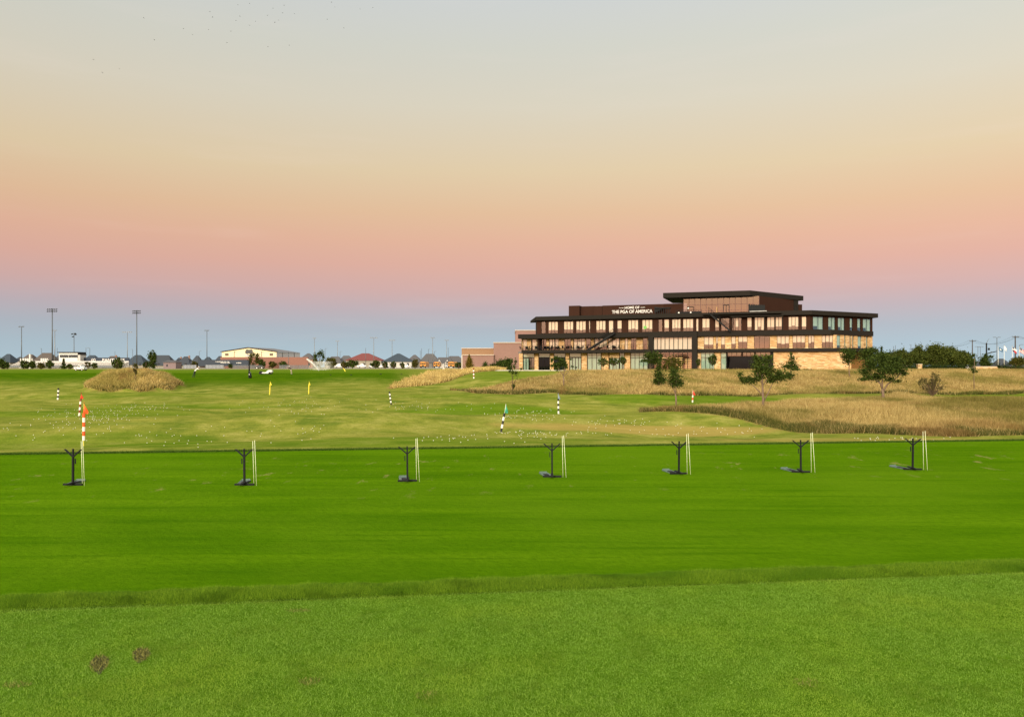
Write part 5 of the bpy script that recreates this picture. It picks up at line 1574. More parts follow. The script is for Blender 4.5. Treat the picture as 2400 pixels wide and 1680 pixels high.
# utility poles and wires
WOOD = M('creosote_wood', (.06, .05, .045), .9, var=.3)
tops = []
for x, yt, d, aw, lab in [(2279, 796, 330, 16, 'wooden utility pole with crossarm at the right end of the tree row'), (2379.5, 787, 260, 15, 'thick wooden utility pole with crossarm among the flags')]:
    b_ = at(x, d); e = empty('utility_pole', b_); zt = zy(yt, d); k = d / S
    MB().tube([b_, (b_.x, d, zt)], [.26, .17], 8).build('pole', WOOD, e, True)
    zc = zt - 4 * k * .8
    MB().box(b_.x - aw * k / 2, b_.x + aw * k / 2, d - .28, d - .18, zc - .09, zc + .09).build('crossarm', WOOD, e)
    for sg_ in (-1, -.5, .5, 1):
        MB().tube([(b_.x + sg_ * aw * k * .48, d - .23, zc + .09), (b_.x + sg_ * aw * k * .48, d - .23, zc + .35)], .06, 6).build('insulator', GALV, e)
    tops.append([(b_.x + sg_ * aw * k * .48, d - .23, zc + .35) for sg_ in (-1, .5, 1)])
    tag(e, lab, 'utility pole', 'wooden utility poles')
for j, lab in enumerate(['left cable strung between the two utility poles', 'middle cable strung between the two utility poles', 'right cable strung between the two utility poles']):
    a, b = Vector(tops[0][j]), Vector(tops[1][j])
    a0 = a + (a - b) * 1.4
    mb = MB()
    for p, q in ((a0, a), (a, b), (b, b + (b - a))):
        mb.tube([p.lerp(q, i / 12) - Vector((0, 0, 2.2 * (1 - (2 * i / 12 - 1) ** 2))) for i in range(13)], .025, 4)
    tag(recentre(mb.build('power_cable', BLACK), a), lab, 'cable', 'power cables on the right')
# traffic signal
b_ = at(2312, 300); e = empty('traffic_signal', b_); k = 300 / S
MB().tube([b_, (b_.x, 300, zy(804, 300))], [.3, .24], 8).build('pole', BLACK, e)
MB().tube([(b_.x, 300, zy(829, 300)), (X_(2337, 300), 300, zy(823, 300))], [.2, .13], 8).build('mast_arm', BLACK, e)
MB().tube([(b_.x, 300, zy(804, 300)), (X_(2315, 300), 300, zy(798, 300)), (X_(2318.5, 300), 300, zy(793.5, 300))], [.1, .07, .05], 6).build('lamp_arm', STEEL, e)
hd = MB().box(X_(2315, 300), X_(2318.6, 300), 299.6, 300, zy(820.5, 300), zy(815.5, 300)).build('signal_head', BLACK, e)
MB().box(X_(2322, 300), X_(2324, 300), 299.7, 300, zy(827, 300), zy(824, 300)).build('camera_box', STEEL, e)
tag(e, 'dark traffic signal pole with a long mast arm', 'traffic light')
# ---------------------------------------------------------------- flags on tall poles
def cloth(P0, ux, uy, nx, nz, mats, pick, wave=.12, droop=0.0):
    """rippled cloth grid from P0, ux along the fly, uy up the hoist; pick(i, j) chooses the material"""
    mb = MB()
    for j in range(nz + 1):
        for i in range(nx + 1):
            f, g = i / nx, j / nz
            p = P0 + ux * f + uy * g + Vector((0, 0, -droop * f * f))
            p = p + Vector((.15 * wave * math.sin(9 * g + 4 * f), wave * math.sin(7 * f + 2.5 * g) * f, .3 * wave * math.sin(6 * f + 3 * g) * f))
            mb.v.append(tuple(p))
    for j in range(nz):
        for i in range(nx):
            a = j * (nx + 1) + i
            mb.f.append((a, a + 1, a + nx + 2, a + nx + 1)); mb.m.append(pick((i + .5) / nx, (j + .5) / nz))
    return mb
FBLUE, FWHITE, FRED, FNAVY = M('flag_blue', (.05, .13, .24), .8), M('flag_white', (.72, .72, .74), .8), M('flag_red', (.42, .035, .045), .8), M('flag_navy', (.03, .05, .10), .8)
def star(x, y, cx, cy, r):
    a = math.atan2(y - cy, (x - cx)); q = math.hypot(x - cx, y - cy)
    return q < r * (.5 + .5 * abs(math.cos(2.5 * (a - math.pi / 2))) ** 2)
def flagpole(x, yt, d, label, ux, uy, mats, pick, P=(0, 0), nx=24, nz=16, droop=0):
    b_ = at(x, d); e = empty('flagpole', b_)
    k = d / S
    MB().tube([b_, (b_.x, d, zy(yt, d))], [.09, .05], 8).build('pole', M('white_pole', (.62, .62, .60), .4), e, True)
    MB().ball((b_.x, d, zy(yt, d) + .08), .1, 8, 6).build('finial', GALV, e)
    P0 = Vector((b_.x + .06, d, zy(yt + P[1], d) + 0)) - Vector((0, 0, uy[1] * k)) 
    cloth(P0, Vector((ux[0] * k, .5, ux[1] * k)), Vector((uy[0] * k, 0, uy[1] * k)), nx, nz, mats, pick, .22, droop).build('flag', mats, e, True)
    tag(e, label, 'flag', 'flags flying at the right edge')
flagpole(2339.5, 812, 235, 'white flagpole flying a blue flag with a pale emblem', (13.5, -4.5), (0, 8), [FBLUE, FWHITE], lambda i, j: 1 if (abs(i - .45) < .14 and abs(j - .55) < .16) else 0, (0, 1), droop=.2)
flagpole(2353.5, 809, 235, 'white flagpole flying a plain white flag', (8.5, -4), (0, 9), [FWHITE, FNAVY], lambda i, j: 1 if (abs(i - .85) < .1 and abs(j - .45) < .2) else 0, (0, 1.5), droop=.35)
flagpole(2372.5, 811, 235, 'flagpole flying a lone star flag in blue, white and red', (13.5, -7), (0, 11), [FNAVY, FWHITE, FRED], lambda i, j: (1 if star(i * 1.5, j, .24, .5, .22) else 0) if i < .33 else (1 if j > .5 else 2), (0, 1), 30, 20, .2)
flagpole(2389, 812, 235, 'flagpole flying a striped red and white flag with a blue canton', (15, -8), (0, 11), [FNAVY, FWHITE, FRED], lambda i, j: (1 if (int(i * 40) % 3 == 1 and int(j * 26) % 3 == 1) else 0) if (i < .4 and j > .46) else (2 if int((1 - j) * 13) % 2 == 0 else 1), (0, 1), 30, 26, .2)

# ---------------------------------------------------------------- vehicles
TYRE = M('tyre', (.015, .015, .016), .85); CARG = M('car_glass', (.025, .03, .035), .1, spec=.6); RIM = M('rim', (.35, .35, .36), .4, .6)
REDL = M('tail_lamp', (.35, .02, .02), .3)
PAINT = {'white': M('paint_white', (.72, .72, .71), .3, var=.03), 'silver': M('paint_silver', (.42, .43, .44), .35, .4, var=.05), 'dark': M('paint_dark', (.03, .032, .036), .3), 'maroon': M('paint_maroon', (.13, .03, .03), .3)}
def vehicle(name, x0, x1, d, h, paint, kind, label, cat='car', group='vehicles in the parking lot', flip=False):
    b_ = at((x0 + x1) / 2, d)
    e = empty(name, b_)
    L = (x1 - x0) * d / S; W = 1.85
    f = -1 if flip else 1
    def Q(u): return b_.x + f * (u - .5) * L
    z = b_.z
    prof = {'suv': [(0, .45), (.0, 1.0), (.22, 1.08), (.34, 1.72), (.92, 1.78), (1, 1.1), (1, .45)], 'sedan': [(0, .4), (0, .85), (.24, .98), (.38, 1.42), (.70, 1.45), (.88, 1.02), (1, .95), (1, .4)],
            'pickup': [(0, .5), (0, 1.08), (.24, 1.15), (.34, 1.82), (.58, 1.82), (.62, 1.15), (1, 1.15), (1, .5)], 'van': [(0, .45), (0, 1.2), (.12, 1.35), (.25, 2.1), (1, 2.15), (1, .45)]}[kind]
    kz = h / max(p[1] for p in prof)
    mb = MB()
    n_ = len(prof)
    for sy, ins in ((d, 1), (d + W, 1)):
        for u, zz in prof:
            t_ = .12 if zz > 1.2 else 0
            mb.v.append((Q(u), sy + (t_ if sy == d else -t_), z + zz * kz))
    mb.f = [tuple(range(n_)), tuple(range(2 * n_ - 1, n_ - 1, -1))] + [(i, (i + 1) % n_, n_ + (i + 1) % n_, n_ + i) for i in range(n_)]
    mb.m = [0] * len(mb.f)
    body = mb.build('body', PAINT[paint], e)
    spans = {'suv': [(.36, .58), (.61, .88)], 'sedan': [(.40, .54), (.56, .74)], 'pickup': [(.36, .46), (.48, .57)], 'van': [(.22, .34)]}[kind]
    top = max(p[1] for p in prof) * kz
    for u0, u1 in spans:
        MB().hexa([(Q(u0), d - .01, z + top * .64), (Q(u1), d - .01, z + top * .64), (Q(u1), d + .03, z + top * .64), (Q(u0), d + .03, z + top * .64), (Q(u0 + .02), d + .08, z + top * .93), (Q(u1), d + .08, z + top * .93), (Q(u1), d + .14, z + top * .93), (Q(u0 + .02), d + .14, z + top * .93)]).build('window', CARG, e)
    for u in (.19, .80):
        for yy in (d - .02, d + W - .2):
            w = MB(); r = .36 * min(1.1, kz + .1)
            w.tube([(Q(u), yy, z + r), (Q(u), yy + .22, z + r)], r, 14); wo = w.build('wheel', TYRE, e)
            w = MB(); w.tube([(Q(u), yy - .015, z + r), (Q(u), yy + .0, z + r)], r * .58, 12); w.build('rim', RIM, wo)
    MB().box(min(Q(0), Q(.015)) - .02, max(Q(0), Q(.015)) - .0, d + .1, d + .4, z + .75 * kz, z + .9 * kz).build('headlight', RIM, e)
    MB().box(min(Q(1), Q(.985)) + .0, max(Q(1), Q(.985)) + .02, d + .1, d + .3, z + .75 * kz, z + .95 * kz).build('tail_light', REDL, e)
    tag(e, label, cat, group)
for a in [('parked_truck', 783, 804.5, 345, 1.95, 'white', 'suv', 'white sport utility car parked right of the sprinkler mist', 'car'), ('parked_car', 803.5, 817, 352, 1.25, 'maroon', 'sedan', 'low maroon car parked behind the white sport utility car', 'car'),
          ('parked_truck', 836.5, 857, 345, 1.9, 'white', 'pickup', 'white pickup truck with dark wheels under the red roof', 'truck'), ('parked_car', 864, 876, 350, 1.35, 'white', 'sedan', 'small white car left of the white van', 'car'), ('parked_van', 879, 902, 345, 1.75, 'white', 'suv', 'long white wagon parked under the right of the red roof', 'car'),
          ('parked_car', 905.5, 918, 350, 1.4, 'silver', 'sedan', 'pale silver car before the steep blue roof', 'car'), ('parked_car', 942.5, 960, 345, 1.7, 'silver', 'suv', 'silver sport utility car left of the buses', 'car'), ('parked_car', 963, 977, 352, 1.3, 'dark', 'sedan', 'dark car left of the leftmost yellow bus', 'car'), ('parked_car', 598, 617, 268, 1.3, 'dark', 'sedan', 'dark car before the field house brick wall', 'car'), ('parked_car', 1043.5, 1050, 352, 1.4, 'silver', 'sedan', 'silver car between two yellow buses', 'car')]:
    vehicle(*a, flip=int(a[1]) % 2 == 0)
vehicle('pickup_truck', 173, 196, 205, 1.5, 'white', 'pickup', 'white pickup truck at the left foot of the golden mound', 'truck', None, flip=True)
vehicle('parked_car', 2252, 2271, 190, 1.35, 'silver', 'sedan', 'silver car seen beside the low stone wall on the right', 'car', None)
YEL = M('bus_yellow', (.46, .21, .02), .4, var=.06)
def bus(x0, x1, ytop, d, label, twist=.0):
    b_ = at((x0 + x1) / 2, d); e = empty('school_bus', b_)
    W = (x1 - x0) * d / S; z = b_.z; zt = zy(ytop, d); x0_, x1_ = b_.x - W / 2, b_.x + W / 2
    c = .16 * W
    prof = [(x0_, z + .5), (x1_, z + .5), (x1_, zt - c), (x1_ - c * .5, zt - c * .3), (x1_ - c * 1.4, zt), (x0_ + c * 1.4, zt), (x0_ + c * .5, zt - c * .3), (x0_, zt - c)]
    mb = MB(); mb.v = [(x, d, zz) for x, zz in prof] + [(x + twist * 9, d + 9, zz) for x, zz in prof]
    mb.f = [tuple(range(8)), tuple(range(15, 7, -1))] + [(i, (i + 1) % 8, 8 + (i + 1) % 8, 8 + i) for i in range(8)]; mb.m = [0] * 10
    mb.build('body', YEL, e)
    H = zt - z
    for a, b in ((.07, .27), (.34, .66), (.73, .93)):
        MB().box(x0_ + W * a, x0_ + W * b, d - .05, d - .01, z + H * .56, z + H * .78).build('window', CARG, e)
    MB().box(x0_ + W * .32, x0_ + W * .68, d - .04, d - .01, z + H * .27, z + H * .42).build('door', BLACK, e)
    MB().box(x0_, x1_, d - .25, d - .02, z + .5, z + .72).build('bumper', BLACK, e)
    for a in (.08, .20, .80, .92):
        MB().tube([(x0_ + W * a, d - .05, z + H * .87), (x0_ + W * a, d - .01, z + H * .87)], .11, 10).build('signal_lamp', REDL, e)
    for a in (.06, .94):
        MB().box(x0_ + W * a - .09, x0_ + W * a + .09, d - .04, d - .01, z + H * .30, z + H * .42).build('tail_light', REDL, e)
    for a in (.12, .88):
        MB().tube([(x0_ + W * a - .18, d + 1.5, z + .48), (x0_ + W * a + .18, d + 1.5, z + .48)], .48, 14).build('wheel', TYRE, e)
    tag(e, label, 'bus', 'yellow school buses seen from behind')
bus(984, 998, 847.5, 332, 'yellow school bus, leftmost of three, before the big grey roof', .05)
bus(1016, 1030, 848, 332, 'yellow school bus in the middle of three, under the white gables')
bus(1050, 1064, 847.5, 332, 'yellow school bus, rightmost of three, nearest the brick building', .12)

# ---------------------------------------------------------------- low stone wall and pillar on the right
d = 158; e = empty('stone_wall', at(2312, d))
MB().box(X_(2287, d), X_(2336, d), d, d + .6, at(2312, d).z - .4, zy(860, d)).build('wall_body', STONE, e)
MB().box(X_(2286, d), X_(2336.5, d), d - .06, d + .66, zy(860, d) + .002, zy(858.6, d)).build('coping', M('pale_coping', (.55, .47, .36), .8), e)
MB().box(X_(2318, d), X_(2337, d), d - .25, d - .065, at(2312, d).z - .4, zy(860.5, d)).build('end_pier', STONE, e)
tag(e, 'low golden stone wall with pale coping before the traffic signal', 'wall')
d = 172; e = empty('stone_pillar', at(2154, d))
MB().box(X_(2150, d), X_(2159, d), d - .4, d + .4, at(2154, d).z - .3, zy(854.5, d)).build('shaft', STONE, e)
MB().box(X_(2149.3, d), X_(2159.7, d), d - .47, d + .47, zy(854.5, d) + .002, zy(853, d)).build('cap', M('pale_coping', (.55, .47, .36), .8), e)
tag(e, 'square stone pillar under the dense tree row', 'pillar')

# ---------------------------------------------------------------- bag stands, sticks and trays on the tee
ORD = ['leftmost', 'second from the left', 'third from the left', 'middle', 'third from the right', 'second from the right', 'rightmost']
ORD = ['leftmost bag stand', 'second bag stand from the left', 'third bag stand from the left', 'middle bag stand of the seven', 'third bag stand from the right', 'second bag stand from the right', 'rightmost bag stand']
PX = [(171, 1137, 196), (573, 1137, 598), (955, 1128, 979), (1294, 1118, 1322), (1591, 1111, 1613), (1877, 1107, 1904), (2139, 1101, 2167)]
STK = M('stick_white', (.66, .70, .46), .4, var=.04)
TRAY = M('tray_grey', (.10, .15, .135), .35, var=.1); 
def stand_proto(i):
    c = empty('bag_stand', (0, 0, 0))
    MB().box(-.023, .023, -.023, .023, .05, .80).build('post', BLACK, c, local=True)
    MB().box(-.26, .26, -.03, .03, .0, .045).build('foot', BLACK, c, local=True)
    MB().box(-.035, .035, -.30, .32, .046, .075).build('foot', BLACK, c, local=True)
    MB().box(-.018, .018, -.018, .018, .80, .955).build('prong', BLACK, c, local=True)
    for s_ in (-1, 1):
        w = .021
        MB().hexa([(s_ * .0 - w, -w, .74), (s_ * .0 + w, -w, .74 + 0), (s_ * .0 + w, w, .74), (s_ * .0 - w, w, .74), (s_ * .228 - w, -w, .945), (s_ * .228 + w, -w, .945), (s_ * .228 + w, w, .945), (s_ * .228 - w, w, .945)]).build('prong', BLACK, c, local=True)
    MB().box(-.075, -.055, -.012, .012, .56, .70).build('towel_hook', BLACK, c, local=True)
    return c
stand = stand_proto(0)
for i, (x, y_, xs) in enumerate(PX):
    b_ = G(x, y_)
    s_ = stand if i == 0 else copy_tree(stand)
    s_.location = b_
    s_.rotation_euler = (0, random.uniform(-.01, .015), random.uniform(-.12, .12) + (math.pi if i == 0 else 0))
    tag(s_, ('black Y shaped golf %s on the bright green tee' % ORD[i]), 'bag stand', 'bag stands along the tee')
    # pair of alignment sticks
    xb_ = X_(xs, b_.y)
    for q in (0, 1):
        mb = MB()
        base = Vector((xb_ - .03 + q * .085, b_.y - .06 * q, b_.z))
        topp = Vector((xb_ - .05 + q * .045 + random.uniform(-.01, .01), b_.y - .02, b_.z + 1.16 + .02 * q))
        mb.tube([(0, 0, -.02), tuple(topp - base)], .0066, 8)
        o = mb.build('alignment_stick', STK, None, True)
        o.location = base
        tag(o, ('%s white alignment stick of the pair beside the %s' % (['left', 'right'][q], ORD[i])), 'stick', 'white alignment sticks on the tee')
    # shallow grey tray behind the stand
    e = empty('ball_tray', b_ + Vector((-.16, .42, .0)))
    MB().box(-.11, .11, -.30, .34, .004, .014).build('tray_floor', TRAY, e, local=True)
    mb = MB(); mb.box(-.125, -.11, -.31, .35, .004, .03); mb.box(.11, .125, -.31, .35, .004, .03); mb.box(-.11, .11, -.31, -.30, .004, .03); mb.box(-.11, .11, .34, .35, .004, .06)
    mb.build('rim', TRAY, e, local=True)
    MB().box(-.06, .06, -.20, .10, .015, .03).build('dark_insert', BLACK, e, local=True)
    e.rotation_euler = (0, 0, .18)
    tag(e, ('shallow grey tray lying behind the %s' % ORD[i]), 'tray', 'grey trays behind the bag stands')

# ---------------------------------------------------------------- range targets
COLS = {'black': M('target_black', (.018, .022, .02), .5), 'white': M('target_white', (.78, .77, .70), .5, var=.05), 'orange': M('target_orange', (.72, .10, .02), .5), 'brown': M('target_brown', (.22, .045, .03), .5), 'yellow': M('target_yellow', (.74, .62, .06), .5), 'green': M('target_green', (.05, .30, .20), .6), 'blue': M('target_blue_grey', (.22, .28, .36), .6), 'red': M('target_red', (.65, .05, .025), .6)}
def target(xb, yb, xt, yt, ys0, ys1, nb, ca, cb, flag, label, pole='white', wpx=4, fw=12, fh=26):
    """pole from (xb, yb) to (xt, yt); striped sleeve between rows ys0 (top) and ys1; pennant in colour flag"""
    b_ = G(xb, yb); k = b_.y / S; d = b_.y
    e = empty('target_flag', b_)
    T_ = Vector(((xt - HX) * k, d, zy(yt, d)))
    def pt(y): return b_.lerp(T_, (yb - y) / (yb - yt))
    MB().tube([b_ - Vector((0, 0, .1)), T_], max(.014, wpx * .22 * k * .5), 6).build('pole', COLS[pole], e)
    mb = MB(); n_ = nb
    for i in range(n_):
        mb.tube([pt(ys0 + (ys1 - ys0) * i / n_), pt(ys0 + (ys1 - ys0) * (i + 1) / n_)], wpx * .5 * k, 10, i % 2)
    if n_: mb.build('sleeve', [COLS[ca], COLS[cb]], e)
    if flag:
        top = T_ - (T_ - b_).normalized() * .02
        mb = MB(); low = pt(yt + fh)
        nn = 8
        for j in range(nn + 1):
            f = j / nn
            hoist = top.lerp(low, f)
            ww = fw * k * (f if f < .8 else .8 - (f - .8) * .6)
            for i in range(4):
                g = i / 3
                mb.v.append((hoist.x + ww * g, d + .05 * math.sin(5 * f + 4 * g) - .02, hoist.z - .28 * ww * g))
        for j in range(nn):
            for i in range(3):
                a = j * 4 + i; mb.f.append((a, a + 1, a + 5, a + 4)); mb.m.append(0)
        mb.build('flag', COLS[flag], e, True)
    tag(e, label, 'target flag', 'striped target flags on the range')
target(196, 1045, 197, 941, 968, 1032, 6, 'orange', 'white', 'orange', 'orange and white striped target pole with a bright orange flag', 'yellow', 6.2, 13, 27)
target(185.5, 978, 190.5, 919.5, 934, 974, 6, 'brown', 'white', 'red', 'brown and white striped target pole with a dark red flag', 'brown', 4, 7, 14)
target(135.5, 937, 137, 909, 909.5, 936.5, 6, 'black', 'white', None, 'black and white striped pole at the far left of the range', 'black', 4)
target(917, 948.5, 912.5, 917, 918, 948, 7, 'black', 'white', None, 'leaning black and white striped pole in the middle of the range', 'black', 3.6)
target(1174, 1015, 1186, 947, 968, 1012, 5, 'black', 'white', 'green', 'tilted black and white target pole with a green flag', 'white', 5.2, 10, 20)
target(1309, 969, 1308, 921, 934, 969, 6, 'black', 'white', 'blue', 'upright black and white target pole with a blue grey flag', 'blue', 4, 6, 14)
target(1623, 943.5, 1624, 914, 926, 943, 3, 'white', 'orange', 'red', 'short white target pole with a red flag before the bank', 'white', 3.4, 8, 11)
target(1110.5, 887, 1109.5, 862, 863, 887, 6, 'brown', 'white', None, 'brown and white striped pole beside the pale grass strip', 'brown', 3)
target(632, 925, 633.5, 893, 900, 925, 3, 'yellow', 'yellow', 'yellow', 'left yellow target pole with a small yellow flag', 'yellow', 2.4, 4.5, 9)
target(723.5, 923.5, 724.5, 893, 900, 923, 3, 'yellow', 'yellow', 'yellow', 'right yellow target pole with a small yellow flag', 'yellow', 2.4, 4, 9)
target(810.5, 871.5, 803, 861, 866, 870, 1, 'yellow', 'yellow', 'yellow', 'leaning yellow marker flag on the far lawn before the parked cars', 'yellow', 2.0, 3.5, 4.5)

# ---------------------------------------------------------------- range balls
BALL = M('ball_white', (.54, .54, .42), .35, var=.03)
def ball_mesh():
    mb = MB(); mb.ball((0, 0, .0), .0215, 10, 8)
    me = bpy.data.meshes.new('golf_ball'); me.from_pydata(mb.v, [], mb.f); me.materials.append(BALL)
    me.polygons.foreach_set('use_smooth', [True] * len(mb.f))
    return me
BM = ball_mesh()
CL = [  # cx, cy, sx, sy in photo pixels, number, label, group
    (205, 975, 80, 14, 130, 'white golf ball in the thick scatter around the striped poles on the left', 'golf balls around the left target poles'),
    (160, 1010, 110, 14, 36, 'white golf ball on the turf left of and below the orange flag', 'golf balls near the orange flag'),
    (420, 1025, 110, 16, 32, 'white golf ball lying between the two leftmost bag stands', 'golf balls between the leftmost bag stands'),
    (700, 1012, 90, 16, 22, 'white golf ball on the turf between the second and third bag stands', 'golf balls between the second and third bag stands'),
    (1260, 1017, 90, 4.5, 62, 'white golf ball in the row right of the green flag', 'golf balls by the green flag'),
    (1090, 1030, 90, 9, 30, 'white golf ball on the turf left of the green flag', 'golf balls left of the green flag'),
    (1230, 973, 70, 9, 60, 'white golf ball on the bright target green', 'golf balls on the target green'),
    (1430, 990, 90, 6, 44, 'white golf ball along the dry tan streak', 'golf balls along the dry streak'),
    (1660, 1010, 130, 12, 44, 'white golf ball on the turf between the third and second bag stands from the right', 'golf balls near the right bag stands'),
    (2080, 1029, 70, 2.6, 26, 'white golf ball near the tee edge by the rightmost bag stand', 'golf balls by the rightmost bag stand'),
    (1000, 955, 90, 8, 46, 'white golf ball on the range left of the target green', 'golf balls left of the target green'),
    (700, 950, 90, 14, 60, 'white golf ball far out on the open range', 'golf balls far out on the range'),
    (330, 955, 80, 8, 60, 'white golf ball in the far scatter right of the striped poles', 'far golf balls right of the left poles')]
allb = []
r = random.Random(11)
for cx, cy, sx, sy, n_, lab, grp in CL:
    for i in range(n_):
        x, y_ = cx + r.gauss(0, 1) * sx * .8, cy + r.gauss(0, 1) * sy * .8
        if y_ < 930 or x < -20 or x > 2430: continue
        p = G(x, y_)
        if float(n2(p.x, p.y)) < .6 or any(bool(q) for q in m_gold(p.x, p.y)): continue
        allb.append((p, lab, grp))
allb.sort(key=lambda q: q[0].y)
for p, lab, grp in allb[:295]:
    o = bpy.data.objects.new('golf_ball', BM)
    COL.objects.link(o)
    o.location = p + Vector((0, 0, .026))
    tag(o, lab, 'golf ball', grp)
mb = MB()
for p, lab, grp in allb[295:]:
    mb.ball((p.x, p.y, p.z + .028), .0225, 6, 4)
if mb.f: tag(mb.build('golf_balls', BALL), 'far scatter of white golf balls on the range', 'golf balls', kind='stuff')

# ---------------------------------------------------------------- people
def person(label, base, joints, edges, mats_by, cap=None, scale=1.0):
    """joints name -> (x, y, z, r); one skinned continuous body, materials chosen per face"""
    names = list(joints)
    me = bpy.data.meshes.new('body')
    me.from_pydata([Vector(joints[n_][:3]) * scale for n_ in names], [(names.index(a), names.index(b)) for a, b in edges], [])
    o = bpy.data.objects.new('body', me); COL.objects.link(o)
    sk = o.modifiers.new('skin', 'SKIN'); sk.use_smooth_shade = True
    for i, n_ in enumerate(names):
        v = me.skin_vertices[0].data[i]
        rr = joints[n_][3] * scale
        v.radius = (rr, rr); v.use_root = (n_ == 'pelvis')
    o.modifiers.new('sub', 'SUBSURF').levels = 1
    dg = bpy.context.evaluated_depsgraph_get()
    m2 = bpy.data.meshes.new_from_object(o.evaluated_get(dg))
    bpy.data.objects.remove(o)
    e = empty('person', base)
    mats = [SKIN] + mats_by
    m2.materials.clear()
    for mm in mats: m2.materials.append(mm)
    keys = {n_: Vector(joints[n_][:3]) * scale for n_ in names}
    for p in m2.polygons:
        c = p.center
        best = min(((keys[a] + (keys[b] - keys[a]) * t_ - c).length, a, b, t_) for a, b in edges for t_ in (.2, .5, .8))
        seg_ = best[1] + best[2]
        if any(q in seg_ for q in ('knee', 'foot', 'hip')): p.material_index = 2
        elif any(q in seg_ for q in ('head', 'hand', 'finger', 'thumb')): p.material_index = 0
        else: p.material_index = 1
        if 'toe' in seg_: p.material_index = 3
    link(bpy.data.objects.new('body', m2), e)
    if cap:
        h = keys['head']
        mb = MB(); mb.ball((h.x, h.y, h.z + .05 * scale), .115 * scale, 10, 6, 0, .8); mb.box(h.x + (.02 if cap > 0 else -.22), h.x + (.22 if cap > 0 else -.02), h.y - .08, h.y + .08, h.z + .045, h.z + .065)
        mb.build('cap', WHITE, e, True, local=True)
    tag(e, label, 'person')
    return e
SKIN = M('skin', (.42, .25, .17), .6)
SHOE = M('shoe', (.03, .03, .03), .6)
def golfer(lean, hands, feet):
    hx = lean
    j = {'pelvis': (0, 0, .93, .13), 'belly': (lean * .35, 0, 1.08, .125), 'chest': (lean * .8, 0, 1.26, .14), 'neck': (lean * 1.15, 0, 1.40, .055), 'head': (lean * 1.45, -.01, 1.53, .10),
         'hipl': (-.02, -.09, .88, .09), 'kneel': (feet[0] * .45 + .03, -.12, .48, .065), 'footl': (feet[0], -.14, .07, .045), 'toel': (feet[0] + .14, -.16, .035, .035),
         'hipr': (.02, .09, .88, .09), 'kneer': (feet[1] * .45 + .03, .12, .48, .065), 'footr': (feet[1], .14, .07, .045), 'toer': (feet[1] + .14, .16, .035, .035)}
    e = [('pelvis', 'belly'), ('belly', 'chest'), ('chest', 'neck'), ('neck', 'head'), ('pelvis', 'hipl'), ('hipl', 'kneel'), ('kneel', 'footl'), ('footl', 'toel'), ('pelvis', 'hipr'), ('hipr', 'kneer'), ('kneer', 'footr'), ('footr', 'toer')]
    for sd, sy in (('l', -.17), ('r', .17)):
        hxp, hyp, hzp = hands
        j['sh' + sd] = (lean * .95, sy, 1.34, .06)
        j['elb' + sd] = ((lean * .95 + hxp) / 2, sy * .9, (1.34 + hzp) / 2 - .04, .045)
        j['hand' + sd] = (hxp, hyp + sy * .25, hzp, .038)
        e += [('chest', 'sh' + sd), ('sh' + sd, 'elb' + sd), ('elb' + sd, 'hand' + sd)]
        dx = 1 if hxp > lean else -1
        for fi, (fy, fl) in enumerate(((-.030, .075), (-.010, .09), (.010, .085), (.028, .065))):
            j['finger%s%d' % (sd, fi)] = (hxp + dx * fl, hyp + sy * .25 + fy, hzp - .045, .009)
            e.append(('hand' + sd, 'finger%s%d' % (sd, fi)))
        j['thumb' + sd] = (hxp + dx * .03, hyp + sy * .25 - .055, hzp + .01, .010); e.append(('hand' + sd, 'thumb' + sd))
    return j, e
SHW, TRD = M('shirt_white', (.80, .80, .80), .8, var=.04), M('trousers_dark', (.02, .024, .03), .8)
SHD, TRP = M('shirt_dark', (.03, .025, .025), .8), M('trousers_khaki', (.42, .36, .27), .8)
j, e_ = golfer(.42, (.80, 0, 1.20), (-.30, -.12))
bp = G(456.5, 884.5)
person('person in a white top and dark trousers leaning forward on the far slope', bp, j, e_, [SHW, TRD, SHOE], 1, 1.12)
j, e_ = golfer(-.28, (-.70, 0, 1.16), (.02, .12))
bp2 = G(682.5, 878)
person('golfer in a dark shirt, pale trousers and white cap swinging on the far tee', bp2, j, e_, [SHD, TRP, SHOE], -1, .92)
mb = MB(); mb.tube([(bp2.x - .62, bp2.y, bp2.z + 1.06), (bp2.x - 1.5, bp2.y - .1, bp2.z + 1.17)], .012, 6); mb.box(bp2.x - 1.58, bp2.x - 1.48, bp2.y - .14, bp2.y - .06, bp2.z + 1.12, bp2.z + 1.22)
tag(recentre(mb.build('golf_club', GALV), (bp2.x - .62, bp2.y, bp2.z + 1.06)), 'golf club held out level by the golfer in the white cap', 'golf club')

# ---------------------------------------------------------------- small things on the far tee
b_ = G(584, 886); k = b_.y / S
e = empty('black_post', b_)
MB().tube([b_, (b_.x, b_.y, b_.z + 40 * k)], [.13, .10], 10).build('post', BLACK, e)
MB().box(b_.x - .14, b_.x + .14, b_.y - .14, b_.y + .14, b_.z + 40 * k, b_.z + 40 * k + .05).build('cap', BLACK, e)
tag(e, 'tall slim black post on the far slope before the field house', 'post')
b2 = Vector((b_.x + .30, b_.y - .25, tz(b_.x + .3, b_.y - .25))); e = empty('golf_bag', b2)
MB().tube([b2 + Vector((.05, 0, .02)), b2 + Vector((.0, .05, .4)), b2 + Vector((-.08, .12, .85))], [.17, .18, .15], 12).build('bag_body', BLACK, e, True)
MB().ball(tuple(b2 + Vector((-.16, -.1, .62))), .1, 10, 6).build('white_badge', WHITE, e)
for q in (-.05, .0, .05):
    MB().tube([b2 + Vector((-.07 + q, .1, .8)), b2 + Vector((-.12 + q * 2.5, .16, 1.12))], .022, 6).build('club', STEEL, e)
tag(e, 'black golf bag with a white patch leaning at the foot of the black post', 'golf bag')
